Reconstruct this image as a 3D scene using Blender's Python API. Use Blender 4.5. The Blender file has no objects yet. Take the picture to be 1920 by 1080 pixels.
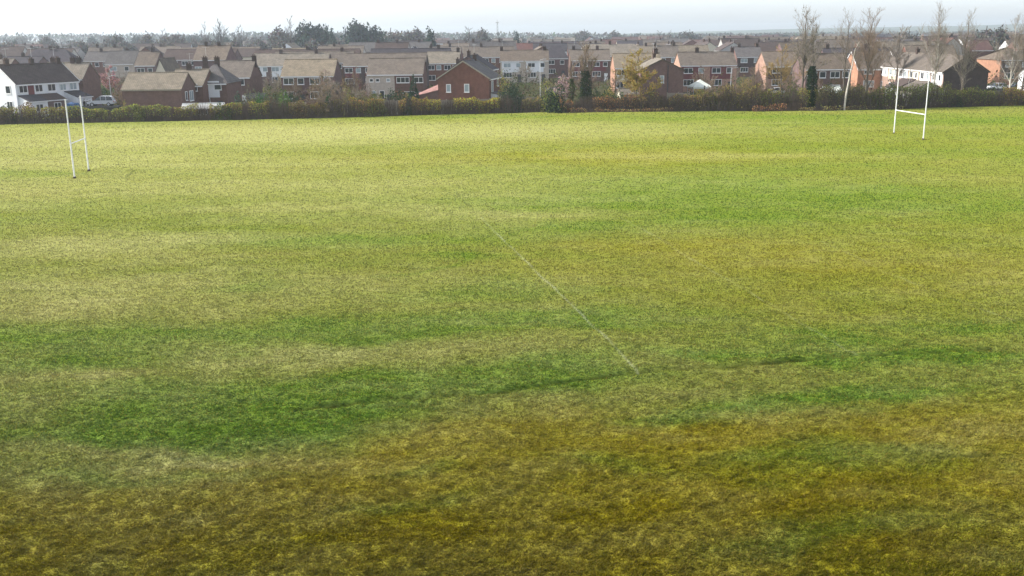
import bpy, bmesh, math, random
import numpy as np
from mathutils import Vector, Matrix
random.seed(7)
rng = np.random.default_rng(7)
R = math.radians
S = bpy.context.scene
COL = S.collection

# ------------------------------------------------------------------ camera
W_, H_, F_ = 1920.0, 1080.0, 1850.0
CAMZ = 12.0
PITCH = math.atan(476.0 / F_)
ROLL = math.atan(20.0 / 1920.0)
cd = bpy.data.cameras.new('camera')
cd.sensor_width = 36.0
cd.lens = 36.0 * F_ / W_
cd.clip_start = 0.5
cd.clip_end = 20000
cam = bpy.data.objects.new('camera', cd)
COL.objects.link(cam)
MR = Matrix.Rotation(math.pi / 2 - PITCH, 3, 'X') @ Matrix.Rotation(-ROLL, 3, 'Z')
cam.matrix_world = Matrix.Translation((0, 0, CAMZ)) @ MR.to_4x4()
S.camera = cam
CP = Vector((0, 0, CAMZ))

def ray(px, py):
    return MR @ Vector(((px - W_ / 2) / F_, -(py - H_ / 2) / F_, -1.0))

def gnd(px, py, z=0.0):
    r = ray(px, py)
    return CP + r * ((z - CAMZ) / r.z)

def atd(px, py, d):
    r = ray(px, py)
    return CP + r * (d / r.y)

def onz(px, d, z):
    """point at forward distance d and height z that stands in column px"""
    q = None
    lo, hi = -200.0, 1400.0
    for _ in range(40):
        m = (lo + hi) / 2
        q = atd(px, m, d)
        if q.z > z: lo = m
        else: hi = m
    return q

def topix(p):
    v = MR.transposed() @ (Vector(p) - CP)
    return (W_ / 2 + F_ * v.x / -v.z, H_ / 2 - F_ * v.y / -v.z)

# ------------------------------------------------------------------ materials
MATS = {}
def mat(name, col, var=0.25, scale=1.0, rough=0.85, bump=0.0, col2=None, rand=0.0, spec=0.3, stretch=None, detail=4.0):
    m = bpy.data.materials.new(name); m.use_nodes = True
    nt = m.node_tree; N = nt.nodes; L = nt.links
    b = N['Principled BSDF']
    b.inputs['Roughness'].default_value = rough
    b.inputs['Specular IOR Level'].default_value = spec
    tc = N.new('ShaderNodeTexCoord')
    src = tc.outputs['Object']
    if stretch:
        mp = N.new('ShaderNodeMapping'); mp.inputs['Scale'].default_value = stretch
        L.new(src, mp.inputs['Vector']); src = mp.outputs['Vector']
    nz = N.new('ShaderNodeTexNoise'); nz.inputs['Scale'].default_value = scale; nz.inputs['Detail'].default_value = detail
    nz.inputs['Roughness'].default_value = 0.65
    L.new(src, nz.inputs['Vector'])
    rp = N.new('ShaderNodeMapRange'); rp.inputs['From Min'].default_value = 0.3; rp.inputs['From Max'].default_value = 0.7
    L.new(nz.outputs['Fac'], rp.inputs['Value'])
    mx = N.new('ShaderNodeMix'); mx.data_type = 'RGBA'
    c2 = col2 if col2 else tuple(c * (1 + var) for c in col)
    c1 = col if col2 else tuple(c * (1 - var) for c in col)
    mx.inputs['A'].default_value = (*c1, 1); mx.inputs['B'].default_value = (*c2, 1)
    L.new(rp.outputs['Result'], mx.inputs['Factor'])
    out = mx.outputs['Result']
    if rand:
        oi = N.new('ShaderNodeObjectInfo')
        mr = N.new('ShaderNodeMapRange'); mr.inputs['To Min'].default_value = 1 - rand; mr.inputs['To Max'].default_value = 1 + rand
        L.new(oi.outputs['Random'], mr.inputs['Value'])
        hs = N.new('ShaderNodeHueSaturation')
        L.new(mr.outputs['Result'], hs.inputs['Value']); L.new(out, hs.inputs['Color'])
        m2 = N.new('ShaderNodeMapRange'); m2.inputs['To Min'].default_value = 1.1; m2.inputs['To Max'].default_value = 0.75
        mt = N.new('ShaderNodeMath'); mt.operation = 'FRACT'
        m7 = N.new('ShaderNodeMath'); m7.operation = 'MULTIPLY'; m7.inputs[1].default_value = 7.31
        L.new(oi.outputs['Random'], m7.inputs[0]); L.new(m7.outputs[0], mt.inputs[0]); L.new(mt.outputs[0], m2.inputs['Value'])
        L.new(m2.outputs['Result'], hs.inputs['Saturation'])
        out = hs.outputs['Color']
    L.new(out, b.inputs['Base Color'])
    if bump:
        bp = N.new('ShaderNodeBump'); bp.inputs['Strength'].default_value = bump; bp.inputs['Distance'].default_value = 0.05
        L.new(nz.outputs['Fac'], bp.inputs['Height']); L.new(bp.outputs['Normal'], b.inputs['Normal'])
    MATS[name] = m
    return m

def tile_mat(name, col, rand=0.10, var=0.28):
    """roof tiles: courses of tiles with mottled weathering"""
    m = mat(name, col, var=var, scale=0.9, rough=0.9, rand=rand, detail=6)
    nt = m.node_tree; N = nt.nodes; L = nt.links
    b = N['Principled BSDF']
    tc = N.new('ShaderNodeTexCoord')
    br = N.new('ShaderNodeTexBrick')
    br.inputs['Scale'].default_value = 1.0
    br.inputs['Brick Width'].default_value = 0.33; br.inputs['Row Height'].default_value = 0.3
    br.inputs['Mortar Size'].default_value = 0.03; br.inputs['Mortar Smooth'].default_value = 0.3
    br.inputs['Color1'].default_value = (1, 1, 1, 1); br.inputs['Color2'].default_value = (0.72, 0.72, 0.72, 1)
    br.inputs['Mortar'].default_value = (0.4, 0.4, 0.4, 1)
    L.new(tc.outputs['UV'], br.inputs['Vector'])
    old = b.inputs['Base Color'].links[0].from_socket
    mu = N.new('ShaderNodeMix'); mu.data_type = 'RGBA'; mu.blend_type = 'MULTIPLY'; mu.inputs['Factor'].default_value = 0.8
    L.new(old, mu.inputs['A']); L.new(br.outputs['Color'], mu.inputs['B'])
    L.new(mu.outputs['Result'], b.inputs['Base Color'])
    bp = N.new('ShaderNodeBump'); bp.inputs['Strength'].default_value = 0.5; bp.inputs['Distance'].default_value = 0.03
    L.new(br.outputs['Fac'], bp.inputs['Height']); bp.invert = True
    L.new(bp.outputs['Normal'], b.inputs['Normal'])
    return m

def brick_mat(name, col, rand=0.1):
    m = mat(name, col, var=0.22, scale=1.3, rough=0.92, rand=rand, detail=6)
    nt = m.node_tree; N = nt.nodes; L = nt.links
    b = N['Principled BSDF']
    tc = N.new('ShaderNodeTexCoord')
    br = N.new('ShaderNodeTexBrick'); br.inputs['Scale'].default_value = 1.0
    br.inputs['Brick Width'].default_value = 0.225; br.inputs['Row Height'].default_value = 0.075
    br.inputs['Mortar Size'].default_value = 0.008
    br.inputs['Color1'].default_value = (1, 1, 1, 1); br.inputs['Color2'].default_value = (0.7, 0.66, 0.66, 1)
    br.inputs['Mortar'].default_value = (1.25, 1.5, 1.5, 1)
    L.new(tc.outputs['UV'], br.inputs['Vector'])
    old = b.inputs['Base Color'].links[0].from_socket
    mu = N.new('ShaderNodeMix'); mu.data_type = 'RGBA'; mu.blend_type = 'MULTIPLY'; mu.inputs['Factor'].default_value = 0.8
    L.new(old, mu.inputs['A']); L.new(br.outputs['Color'], mu.inputs['B'])
    L.new(mu.outputs['Result'], b.inputs['Base Color'])
    return m

tile_mat('roof_brown', (0.185, 0.148, 0.116))
tile_mat('roof_tan', (0.262, 0.218, 0.160))
tile_mat('roof_grey', (0.135, 0.122, 0.118))
tile_mat('roof_slate', (0.072, 0.062, 0.072))
tile_mat('roof_darkbrown', (0.095, 0.066, 0.058))
tile_mat('roof_red', (0.15, 0.070, 0.058))
tile_mat('roof_pink', (0.40, 0.19, 0.16))
brick_mat('brick_red', (0.165, 0.078, 0.060))
brick_mat('brick_brown', (0.160, 0.082, 0.066))
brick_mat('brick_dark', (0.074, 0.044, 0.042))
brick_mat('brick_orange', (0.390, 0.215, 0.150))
brick_mat('brick_purple', (0.155, 0.090, 0.086))
mat('render_white', (0.74, 0.76, 0.78), 0.06, 0.8, 0.9)
mat('render_cream', (0.62, 0.57, 0.45), 0.08, 0.8, 0.9)
mat('pebbledash', (0.46, 0.40, 0.34), 0.15, 3.0, 0.95)
mat('pebble_grey', (0.40, 0.39, 0.37), 0.12, 3.0, 0.95)
mat('white_paint', (0.80, 0.80, 0.79), 0.05, 2.0, 0.45)
mat('grey_paint', (0.50, 0.51, 0.50), 0.08, 2.0, 0.5)
mat('hung_tile', (0.16, 0.045, 0.05), 0.2, 2.0, 0.8)
mat('glass', (0.035, 0.042, 0.05), 0.3, 0.7, 0.08, spec=0.6)
mat('glass_pale', (0.30, 0.36, 0.38), 0.2, 0.7, 0.12, spec=0.6)
mat('door_dark', (0.05, 0.05, 0.06), 0.2, 1.0, 0.4)
mat('chimney_brick', (0.075, 0.050, 0.042), 0.25, 3.0, 0.95, rand=0.2)
mat('clay_pot', (0.30, 0.14, 0.09), 0.2, 3.0, 0.9)
mat('timber_dark', (0.10, 0.075, 0.055), 0.25, 3.0, 0.9)
mat('timber_pale', (0.30, 0.265, 0.21), 0.2, 2.5, 0.9, stretch=(6, 6, 0.6))
mat('timber_brown', (0.17, 0.105, 0.065), 0.25, 2.5, 0.9, stretch=(6, 6, 0.6))
mat('bark', (0.12, 0.10, 0.08), 0.35, 6.0, 0.95)
mat('bark_pale', (0.55, 0.50, 0.44), 0.30, 5.0, 0.85)
mat('twig_grey', (0.30, 0.255, 0.21), 0.25, 3.0, 0.95)
mat('twig_brown', (0.26, 0.19, 0.14), 0.25, 3.0, 0.95)
mat('twig_yellow', (0.34, 0.24, 0.085), 0.30, 2.0, 0.9)
mat('twig_far', (0.085, 0.080, 0.078), 0.25, 0.5, 0.95)
mat('stem_brown', (0.100, 0.070, 0.056), 0.40, 1.2, 0.95)
mat('car_silver', (0.55, 0.58, 0.62), 0.03, 1.0, 0.25, spec=0.6)
mat('car_white', (0.80, 0.81, 0.82), 0.03, 1.0, 0.25, spec=0.6)
mat('car_dark', (0.04, 0.05, 0.07), 0.05, 1.0, 0.2, spec=0.6)
mat('car_red', (0.28, 0.03, 0.03), 0.05, 1.0, 0.2, spec=0.6)
mat('tyre', (0.02, 0.02, 0.02), 0.2, 3.0, 0.9)
mat('rim', (0.45, 0.46, 0.48), 0.1, 3.0, 0.35, spec=0.6)
mat('lamp_clear', (0.75, 0.75, 0.72), 0.05, 3.0, 0.2)
mat('lamp_red', (0.4, 0.02, 0.02), 0.05, 3.0, 0.2)
mat('tarp_blue', (0.03, 0.085, 0.20), 0.25, 1.5, 0.55)
mat('canvas_pale', (0.70, 0.74, 0.66), 0.08, 1.0, 0.85)
mat('metal_pale', (0.55, 0.56, 0.56), 0.1, 2.0, 0.5)
mat('asphalt', (0.055, 0.055, 0.058), 0.2, 1.5, 0.95, spec=0.05)
mat('paving', (0.34, 0.33, 0.31), 0.15, 1.0, 0.95)
mat('soil', (0.075, 0.055, 0.04), 0.3, 4.0, 0.98)

def leaf_mat(name, transl=0.35):
    m = bpy.data.materials.new(name); m.use_nodes = True
    nt = m.node_tree; N = nt.nodes; L = nt.links
    N.remove(N['Principled BSDF'])
    o = N['Material Output']
    at = N.new('ShaderNodeAttribute'); at.attribute_name = 'leaf_colour'
    oi = N.new('ShaderNodeObjectInfo')
    mr = N.new('ShaderNodeMapRange'); mr.inputs['To Min'].default_value = 0.85; mr.inputs['To Max'].default_value = 1.15
    L.new(oi.outputs['Random'], mr.inputs['Value'])
    hs = N.new('ShaderNodeHueSaturation'); L.new(at.outputs['Color'], hs.inputs['Color']); L.new(mr.outputs['Result'], hs.inputs['Value'])
    d = N.new('ShaderNodeBsdfDiffuse'); t = N.new('ShaderNodeBsdfTranslucent'); mx = N.new('ShaderNodeMixShader')
    mx.inputs['Fac'].default_value = transl
    L.new(hs.outputs['Color'], d.inputs['Color']); L.new(hs.outputs['Color'], t.inputs['Color'])
    L.new(d.outputs[0], mx.inputs[1]); L.new(t.outputs[0], mx.inputs[2]); L.new(mx.outputs[0], o.inputs['Surface'])
    MATS[name] = m
leaf_mat('leaf')

# ------------------------------------------------------------------ object helpers
def link(o, parent=None):
    COL.objects.link(o)
    if parent is not None:
        o.parent = parent
    return o

def tag(o, label=None, cat=None, group=None, kind=None):
    if label: o['label'] = label
    if cat: o['category'] = cat
    if group: o['group'] = group
    if kind: o['kind'] = kind
    return o

PENDING = []          # (object, label stem, image column) - made unique at the end
def thing(name, label, cat, loc, rz=0.0, group=None, auto=None):
    o = bpy.data.objects.new(name, None)
    o.empty_display_size = 0.5
    o.location = loc; o.rotation_euler = (0, 0, rz)
    link(o); tag(o, label, cat, group)
    if auto is not None: PENDING.append((o, label, auto))
    return o

class MB:
    """collects faces; build() links ONE mesh object"""
    def __init__(s): s.v = []; s.f = []; s.uv = []
    def quad(s, a, b, c, d, uv=None):
        n = len(s.v); s.v += [a, b, c, d]; s.f.append((n, n + 1, n + 2, n + 3))
        s.uv.append(uv)
        return s
    def poly(s, pts, uv=None):
        n = len(s.v); s.v += list(pts); s.f.append(tuple(range(n, n + len(pts)))); s.uv.append(uv)
        return s
    def box(s, x0, x1, y0, y1, z0, z1):
        P = [(x0, y0, z0), (x1, y0, z0), (x1, y1, z0), (x0, y1, z0), (x0, y0, z1), (x1, y0, z1), (x1, y1, z1), (x0, y1, z1)]
        for f in ((0, 1, 5, 4), (1, 2, 6, 5), (2, 3, 7, 6), (3, 0, 4, 7), (4, 5, 6, 7), (3, 2, 1, 0)):
            s.poly([P[i] for i in f])
        return s
    def tube(s, p0, p1, r0, r1, n=8, cap=True):
        p0 = Vector(p0); p1 = Vector(p1)
        d = (p1 - p0).normalized()
        a = d.orthogonal().normalized(); b = d.cross(a)
        A = [p0 + (a * math.cos(2 * math.pi * i / n) + b * math.sin(2 * math.pi * i / n)) * r0 for i in range(n)]
        B = [p1 + (a * math.cos(2 * math.pi * i / n) + b * math.sin(2 * math.pi * i / n)) * r1 for i in range(n)]
        for i in range(n):
            j = (i + 1) % n
            s.quad(A[i], A[j], B[j], B[i])
        if cap:
            s.poly(B); s.poly(A[::-1])
        return s
    def slab(s, a, b, c, d, t):
        """thick plate: a,b,c,d counter-clockwise seen from outside, thickness t inwards; a-b is the eave"""
        a, b, c, d = map(Vector, (a, b, c, d))
        n = (b - a).cross(d - a).normalized() * t
        w = (b - a).length; h = (d - a).length
        s.poly([a, b, c, d], [(0, 0), (w, 0), (w, h), (0, h)])
        A, B, C, D = a - n, b - n, c - n, d - n
        s.poly([D, C, B, A]); s.poly([a, A, B, b]); s.poly([b, B, C, c]); s.poly([c, C, D, d]); s.poly([d, D, A, a])
        return s
    def mesh(s, name):
        me = bpy.data.meshes.new(name)
        me.from_pydata([tuple(p) for p in s.v], [], s.f)
        ul = me.uv_layers.new(name='uv')
        V = s.v
        data = []
        for f, uv in zip(s.f, s.uv):
            if uv:
                for u in uv: data += [u[0], u[1]]
            else:
                p = [Vector(V[i]) for i in f]
                n = (p[1] - p[0]).cross(p[2] - p[0])
                if abs(n.z) > max(abs(n.x), abs(n.y)):
                    for q in p: data += [q.x, q.y]
                elif abs(n.x) > abs(n.y):
                    for q in p: data += [q.y, q.z]
                else:
                    for q in p: data += [q.x, q.z]
        ul.data.foreach_set('uv', data)
        return me
    def build(s, name, m, parent=None, smooth=False):
        me = s.mesh(name)
        me.materials.append(MATS[m] if isinstance(m, str) else m)
        if smooth:
            me.polygons.foreach_set('use_smooth', [True] * len(me.polygons))
        o = bpy.data.objects.new(name, me)
        return link(o, parent)

def copy_tree(o, parent=None):
    c = o.copy(); COL.objects.link(c)
    if parent is not None: c.parent = parent
    for ch in list(o.children):
        copy_tree(ch, c)
    return c

# ------------------------------------------------------------------ value noise
def vnoise(x, y, seed=0):
    xi = np.floor(x).astype(np.int64); yi = np.floor(y).astype(np.int64)
    fx = x - xi; fy = y - yi
    fx = fx * fx * (3 - 2 * fx); fy = fy * fy * (3 - 2 * fy)
    def h(a, b):
        n = (a * 374761393 + b * 668265263 + seed * 974634777) & 0x7fffffff
        n = ((n ^ (n >> 13)) * 1274126177) & 0x7fffffff
        n = (n ^ (n >> 16)) & 0xffff
        return n / 65535.0
    return (h(xi, yi) * (1 - fx) + h(xi + 1, yi) * fx) * (1 - fy) + (h(xi, yi + 1) * (1 - fx) + h(xi + 1, yi + 1) * fx) * fy

def fbm(x, y, seed=0, o=4, g=0.5):
    t = 0; a = 1; s = 0
    for i in range(o):
        t = t + a * vnoise(x * 2 ** i + 17.3 * i, y * 2 ** i - 9.1 * i, seed + i); s += a; a *= g
    return t / s

# ------------------------------------------------------------------ world and sun
SUN_EL, SUN_AZ = 33.0, 83.0        # elevation; degrees to the left of the view direction
wd = bpy.data.worlds.new('World'); S.world = wd; wd.use_nodes = True
nt = wd.node_tree
sky = nt.nodes.new('ShaderNodeTexSky'); sky.sky_type = 'NISHITA'; sky.sun_disc = False
sky.sun_elevation = R(SUN_EL); sky.sun_rotation = R(-SUN_AZ)
sky.air_density = 0.7; sky.dust_density = 1.3; sky.ozone_density = 3.0
bg = nt.nodes['Background']; bg.inputs['Strength'].default_value = 0.15
sat = nt.nodes.new('ShaderNodeHueSaturation'); sat.inputs['Saturation'].default_value = 0.36
nt.links.new(sky.outputs['Color'], sat.inputs['Color']); nt.links.new(sat.outputs['Color'], bg.inputs['Color'])
ld = bpy.data.lights.new('sun', 'SUN'); ld.energy = 2.8; ld.angle = R(0.6); ld.color = (1.0, 0.93, 0.82)
sun = bpy.data.objects.new('sun', ld); COL.objects.link(sun)
sd = Vector((-math.sin(R(SUN_AZ)) * math.cos(R(SUN_EL)), math.cos(R(SUN_AZ)) * math.cos(R(SUN_EL)), math.sin(R(SUN_EL))))
sun.rotation_euler = (-sd).to_track_quat('-Z', 'Y').to_euler()
sun.location = sd * 60
S.view_settings.view_transform = 'Standard'; S.view_settings.look = 'None'
S.view_settings.exposure = 1.16; S.view_settings.gamma = 1.0
S.cycles.volume_bounces = 1
S.cycles.max_bounces = 6
S.cycles.transparent_max_bounces = 12

# ------------------------------------------------------------------ ground, playing field
HEDGE_PX = [(-260, 242), (0, 233), (150, 231), (330, 227), (480, 225), (620, 221), (760, 217), (930, 211.5), (1100, 210), (1300, 208.5), (1480, 207.5), (1640, 206), (1760, 201), (1920, 198), (2180, 192)]
HEDGE_G = [gnd(*p) for p in HEDGE_PX]
_hx = np.array([p.x / p.y for p in HEDGE_G]); _hy = np.array([p.y for p in HEDGE_G])
def hedge_y(t):
    return np.interp(t, _hx, _hy)
def hedge_pt(px, back=0.0):
    t = (px - 960) / 1910.0
    for _ in range(3):
        y = float(hedge_y(t)) + back
        q = topix((t * y, y, 0))
        t += (px - q[0]) / 1910.0
    return Vector((t * y, y, 0))

def poly_dist(X, Y, pts):
    best = np.full(X.shape, 1e9); al = np.zeros(X.shape); acc = 0.0
    for a, b in zip(pts[:-1], pts[1:]):
        dx, dy = b.x - a.x, b.y - a.y; l2 = dx * dx + dy * dy
        t = np.clip(((X - a.x) * dx + (Y - a.y) * dy) / l2, 0, 1)
        d = np.hypot(X - a.x - t * dx, Y - a.y - t * dy)
        m = d < best
        best = np.where(m, d, best); al = np.where(m, acc + t * math.sqrt(l2), al); acc += math.sqrt(l2)
    return best, al

def make_field():
    ang = np.concatenate([np.tan(np.linspace(R(-50), R(-30.5), 90)[:-1]), np.linspace(math.tan(R(-30.5)), math.tan(R(30.5)), 900), np.tan(np.linspace(R(30.5), R(50), 90)[1:])])
    ys = [9.0]
    while ys[-1] < 185:
        y = ys[-1]
        ys.append(y + max(0.03, 0.82 * (y * y + 144) / (12 * 985.0)) if y > 18.5 else y + 0.08)
    ys = np.array(ys)
    T, Y = np.meshgrid(ang, ys)
    X = T * Y
    row = np.gradient(ys)[:, None] * np.ones_like(X)
    def oct(wl, seed, st=1.0):
        w = np.clip((wl / row - 1.2) / 1.5, 0, 1)
        n = vnoise(X / wl, Y / (wl * st), seed) - 0.5
        return n * w
    warp = 0.5 * vnoise(X / 0.7, Y / 0.7, 90)
    def tuss(wl, seed):
        w = np.clip((wl / row - 1.0) / 1.5, 0, 1)
        a = X * 0.94 + Y * 0.34; b = -X * 0.34 + Y * 0.94
        n = vnoise(a / (wl * 1.5) + warp, b / wl, seed)
        return (np.abs(n - 0.5) * 2 - 0.5) * w
    amp = 0.8 + 0.4 * fbm(X / 4.0, Y / 4.0, 70, 3)
    def streak(wl, seed, ax=1.9):
        w = np.clip((wl / row - 1.0) / 1.5, 0, 1)
        a = X * 0.97 + Y * 0.24; b = -X * 0.24 + Y * 0.97
        return (vnoise(a / (wl * ax) + warp, b / wl, seed) - 0.5) * w
    Z = amp * (0.055 * streak(0.10, 1, 1.5) + 0.085 * streak(0.17, 2, 1.6) + 0.050 * streak(0.27, 3, 1.5)) + 0.10 * oct(1.3, 5) + 0.16 * oct(4.5, 6)
    edge = hedge_y(T) - Y
    Z = Z - 0.35 * np.clip(1 - (edge + 4) / 4, 0, 1)
    # ---- grass cover: how much is lush green, how much is bleached straw (also paints haze brightness far off and left), how much is brown thatch
    g = np.zeros_like(X); s = np.zeros_like(X); br = np.zeros_like(X)
    wx = 9 * (fbm(X / 6.0, Y / 4.0, 91, 4) - .5); wy = 4.5 * (fbm(X / 5.0, Y / 3.0, 95, 4) - .5)
    def blob(px, py, rx, ry, rot=0.0):
        p = gnd(px, py); c, sn = math.cos(rot), math.sin(rot)
        dx, dy = X + wx - p.x, Y + wy - p.y
        u = (dx * c + dy * sn) / rx; v = (-dx * sn + dy * c) / ry
        return np.exp(-(u * u + v * v))
    big = fbm(X / 14.0, Y / 9.0, 11, 4) - 0.5
    med = fbm(X / 3.2 + 5, Y / 2.2, 12, 4) - 0.5
    fin = fbm(X / 0.7, Y / 0.6, 13, 3) - 0.5
    wob = 2.2 * (fbm(X / 5.0, Y / 5.0, 14, 4) - 0.5)
    # brown rough strip nearest the camera
    bl = [gnd(*p) for p in [(-500, 960), (0, 925), (200, 900), (420, 855), (600, 815), (800, 790), (1000, 775), (1250, 775), (1450, 770), (1650, 745), (1920, 725), (2300, 690)]]
    by = np.interp(X, [p.x for p in bl], [p.y for p in bl])
    br = np.clip((by + wob * 1.3 - Y) / 2.4 + 0.5, 0, 1) * np.clip(0.72 + (31 - Y) / 26, .6, 1)
    for q in [(560, 745, 5.5, 2.4, .12), (420, 800, 4.5, 1.6, .1), (250, 770, 5, 1.8, 0), (120, 830, 4, 1.0, 0), (720, 720, 4, 1.4, .1), (960, 712, 3.5, 1.1, .15), (1120, 690, 2.5, 1.1, 0), (1000, 600, 7, 2.0, 0), (820, 610, 5, 1.2, 0),
              (450, 540, 2.2, 1.6, 0), (860, 480, 5, 1.8, .2), (900, 545, 4, 1.4, 0), (1050, 430, 3.5, 2.2, 0), (1330, 755, 4.5, 1.0, .1), (1560, 738, 3.5, .8, .1), (1400, 668, 3, .8, 0), (1650, 672, 4, .9, 0), (1560, 640, 3, .9, 0), (1880, 610, 5, 1.2, 0),
              (1120, 375, 14, 3.5, .05), (1350, 345, 14, 4, .05), (1730, 385, 12, 3, 0), (1560, 360, 14, 3, 0), (1400, 408, 7, 2.5, 0), (1250, 385, 10, 2.4, 0), (1850, 660, 3, 1.0, 0), (60, 325, 9, 3, 0), (620, 450, 8, 2.2, 0), (960, 219, 24, 2, .05), (1500, 219, 30, 2.5, .05), (1860, 225, 22, 5, 0), (650, 610, 3, 1.5, 0), (300, 640, 5, 1.2, 0), (130, 680, 6, 1, 0), (300, 630, 9, 3, 0)]:
        g = g + 0.62 * blob(*q)
    for q in [(1850, 252, 40, 22, 0), (1640, 270, 30, 12, 0), (1500, 290, 30, 8, 0), (1320, 236, 30, 10, 0)]:
        g = g + 0.16 * blob(*q); br = br + 0.16 * blob(*q)
    for q in [(1450, 890, 3.0, 1.0, .1), (1650, 870, 3, .8, 0), (1150, 880, 1.5, .7, 0), (690, 880, 2, .6, 0), (280, 880, 3, .6, .1), (100, 905, 2, .6, 0), (1500, 1000, 2, .6, 0), (650, 960, 1.2, .5, 0)]:
        g = g + 0.45 * blob(*q)
    for q in [(650, 388, 16, 2.2, .06), (300, 447, 9, 2.0, .05), (120, 470, 9, 3.0, .1), (60, 300, 24, 7, 0), (250, 270, 40, 10, 0), (700, 255, 45, 8, .05), (550, 240, 40, 8, 0), (60, 580, 7, 3, 0), (1350, 292, 16, 4, 0), (160, 530, 8, 2.5, 0), (420, 310, 20, 5, 0),
              (150, 712, 3, 1.0, .1), (600, 660, 3, 1.3, 0), (250, 850, 3.2, .45, .1), (850, 400, 9, 2, 0), (700, 245, 40, 10, 0), (400, 350, 40, 8, 0)]:
        s = s + 0.42 * blob(*q)
    for q in [(1300, 520, 12, 5, 0), (1500, 560, 9, 4, 0), (1600, 470, 14, 6, 0), (1200, 460, 8, 3, 0), (1750, 500, 12, 6, 0), (1850, 430, 10, 5, 0), (1650, 600, 6, 2, 0), (1350, 285, 26, 8, 0), (850, 290, 26, 8, 0), (1200, 300, 24, 7, 0)]:
        br = br + 0.30 * blob(*q)
    trk = [gnd(*p) for p in [(560, 768), (640, 762), (750, 749), (830, 745), (930, 735), (1050, 717), (1130, 706), (1200, 700), (1300, 692), (1400, 688), (1500, 678), (1600, 669), (1720, 664), (1860, 655)]]
    dt, al = poly_dist(X, Y, trk)
    dt = np.abs(dt + 0.10 * (vnoise(al / 0.8, al * 0, 21) - 0.5))
    groove = np.exp(-(dt / 0.15) ** 2) * np.clip(1.8 * fbm(al / 1.6, al * 0 + 3, 22, 3) - 0.12, 0.2, 1)
    t2 = [gnd(*p) for p in [(1760, 856), (1850, 853), (1925, 850), (2050, 846)]]
    d2, a2 = poly_dist(X, Y, t2)
    groove = np.maximum(groove, np.exp(-(d2 / 0.10) ** 2) * 0.8)
    t3 = [gnd(*p) for p in [(295, 327), (310, 318), (350, 312), (410, 310), (432, 314), (420, 320), (380, 323), (330, 326), (295, 327)]]
    d3, a3 = poly_dist(X, Y, t3)
    ring = np.exp(-(d3 / 0.55) ** 2) * np.clip(1.5 * vnoise(a3 / 3, a3 * 0, 24), 0.2, 1)
    t4 = [gnd(*p) for p in [(700, 520), (780, 512), (850, 500), (880, 488), (876, 476)]]
    d4, a4 = poly_dist(X, Y, t4)
    ring = np.maximum(ring, 0.9 * np.exp(-(d4 / 0.3) ** 2))
    g = g + 0.45 * ring
    for q in [(140, 333), (166.5, 319.5), (1731, 261), (1676, 250)]:
        p = gnd(*q); dd = np.hypot(X - p.x, Y - p.y) + 0.5 * (fbm(X / .5, Y / .5, 97, 3) - .5)
        groove = np.maximum(groove, .75 * np.clip(1.25 - dd / .55, 0, 1)); br = br + .6 * np.exp(-(dd / 1.6) ** 2)
    Z = Z - 0.10 * groove + 0.05 * np.exp(-((dt - 0.35) / 0.2) ** 2)
    g = np.clip(g + 0.8 * big + 0.40 * med + 0.22 * fin + 0.36 - 0.35 * np.clip(s, 0, 1) - 0.25 * np.clip(br, 0, 1), 0, 1)
    s = np.clip(s + 0.6 * (fbm(X / 9.0 + 40, Y / 3.0, 31, 4) - 0.5) + 0.35 * (fbm(X / 1.6, Y / 1.0, 32, 3) - 0.5) + np.clip(0.10 - X * .0022, -.12, .3), 0, 1)  # last term paints the hazy brightness of the left side as straw
    br = np.clip(br + 0.35 * (fbm(X / 6.0, Y / 4.0, 33, 4) - 0.5) * (br + 0.4) + 0.22 * fin, 0, 1)
    # ---- worn white paint of the pitch markings
    pt = np.zeros_like(X)
    def line(pts, w, k, sd_):
        nonlocal pt
        P = [gnd(*p) for p in pts]
        d, a = poly_dist(X, Y, P)
        w2 = np.maximum(w, 0.5 * Y * 0.00118)
        m = np.clip(1.5 - d / w2, 0, 1) * (w / w2) ** 0.5
        wear = np.clip(1.6 * fbm(a / 1.2, a * 0 + sd_, 41 + sd_, 4) - 0.15, 0.3, 1)
        pt = np.maximum(pt, k * m * wear)
    line([(903, 408), (962, 466), (1072, 572), (1132, 632), (1197, 700)], 0.040, 0.34, 1)
    line([(1165, 408), (1215, 437), (1550, 634), (1610, 670)], 0.045, 0.15, 2)
    line([(1540, 452), (1660, 508), (1900, 602)], 0.045, 0.14, 3)
    n, mcol = X.shape
    co = np.stack([X, Y, Z], -1).reshape(-1, 3).astype(np.float32)
    idx = np.arange(n * mcol).reshape(n, mcol)
    q = np.stack([idx[:-1, :-1], idx[:-1, 1:], idx[1:, 1:], idx[1:, :-1]], -1)
    keep = (edge[1:, :-1] > -4.5)
    q = q[keep].reshape(-1, 4)
    me = bpy.data.meshes.new('playing_field')
    me.vertices.add(len(co)); me.vertices.foreach_set('co', co.ravel())
    me.loops.add(q.size); me.loops.foreach_set('vertex_index', q.ravel().astype(np.int32))
    me.polygons.add(len(q)); me.polygons.foreach_set('loop_start', np.arange(0, q.size, 4, dtype=np.int32))
    me.update(calc_edges=True); me.validate()
    ca = me.color_attributes.new('grass_cover', 'FLOAT_COLOR', 'POINT')
    ca.data.foreach_set('color', np.stack([g, s, br, pt], -1).reshape(-1).astype(np.float32))
    ga = me.attributes.new('bare_soil', 'FLOAT', 'POINT'); ga.data.foreach_set('value', groove.ravel().astype(np.float32))
    me.polygons.foreach_set('use_smooth', np.ones(len(q), dtype=bool))
    o = bpy.data.objects.new('playing_field', me); link(o)
    tag(o, kind='structure')
    # material
    m = bpy.data.materials.new('field_grass'); m.use_nodes = True
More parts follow.
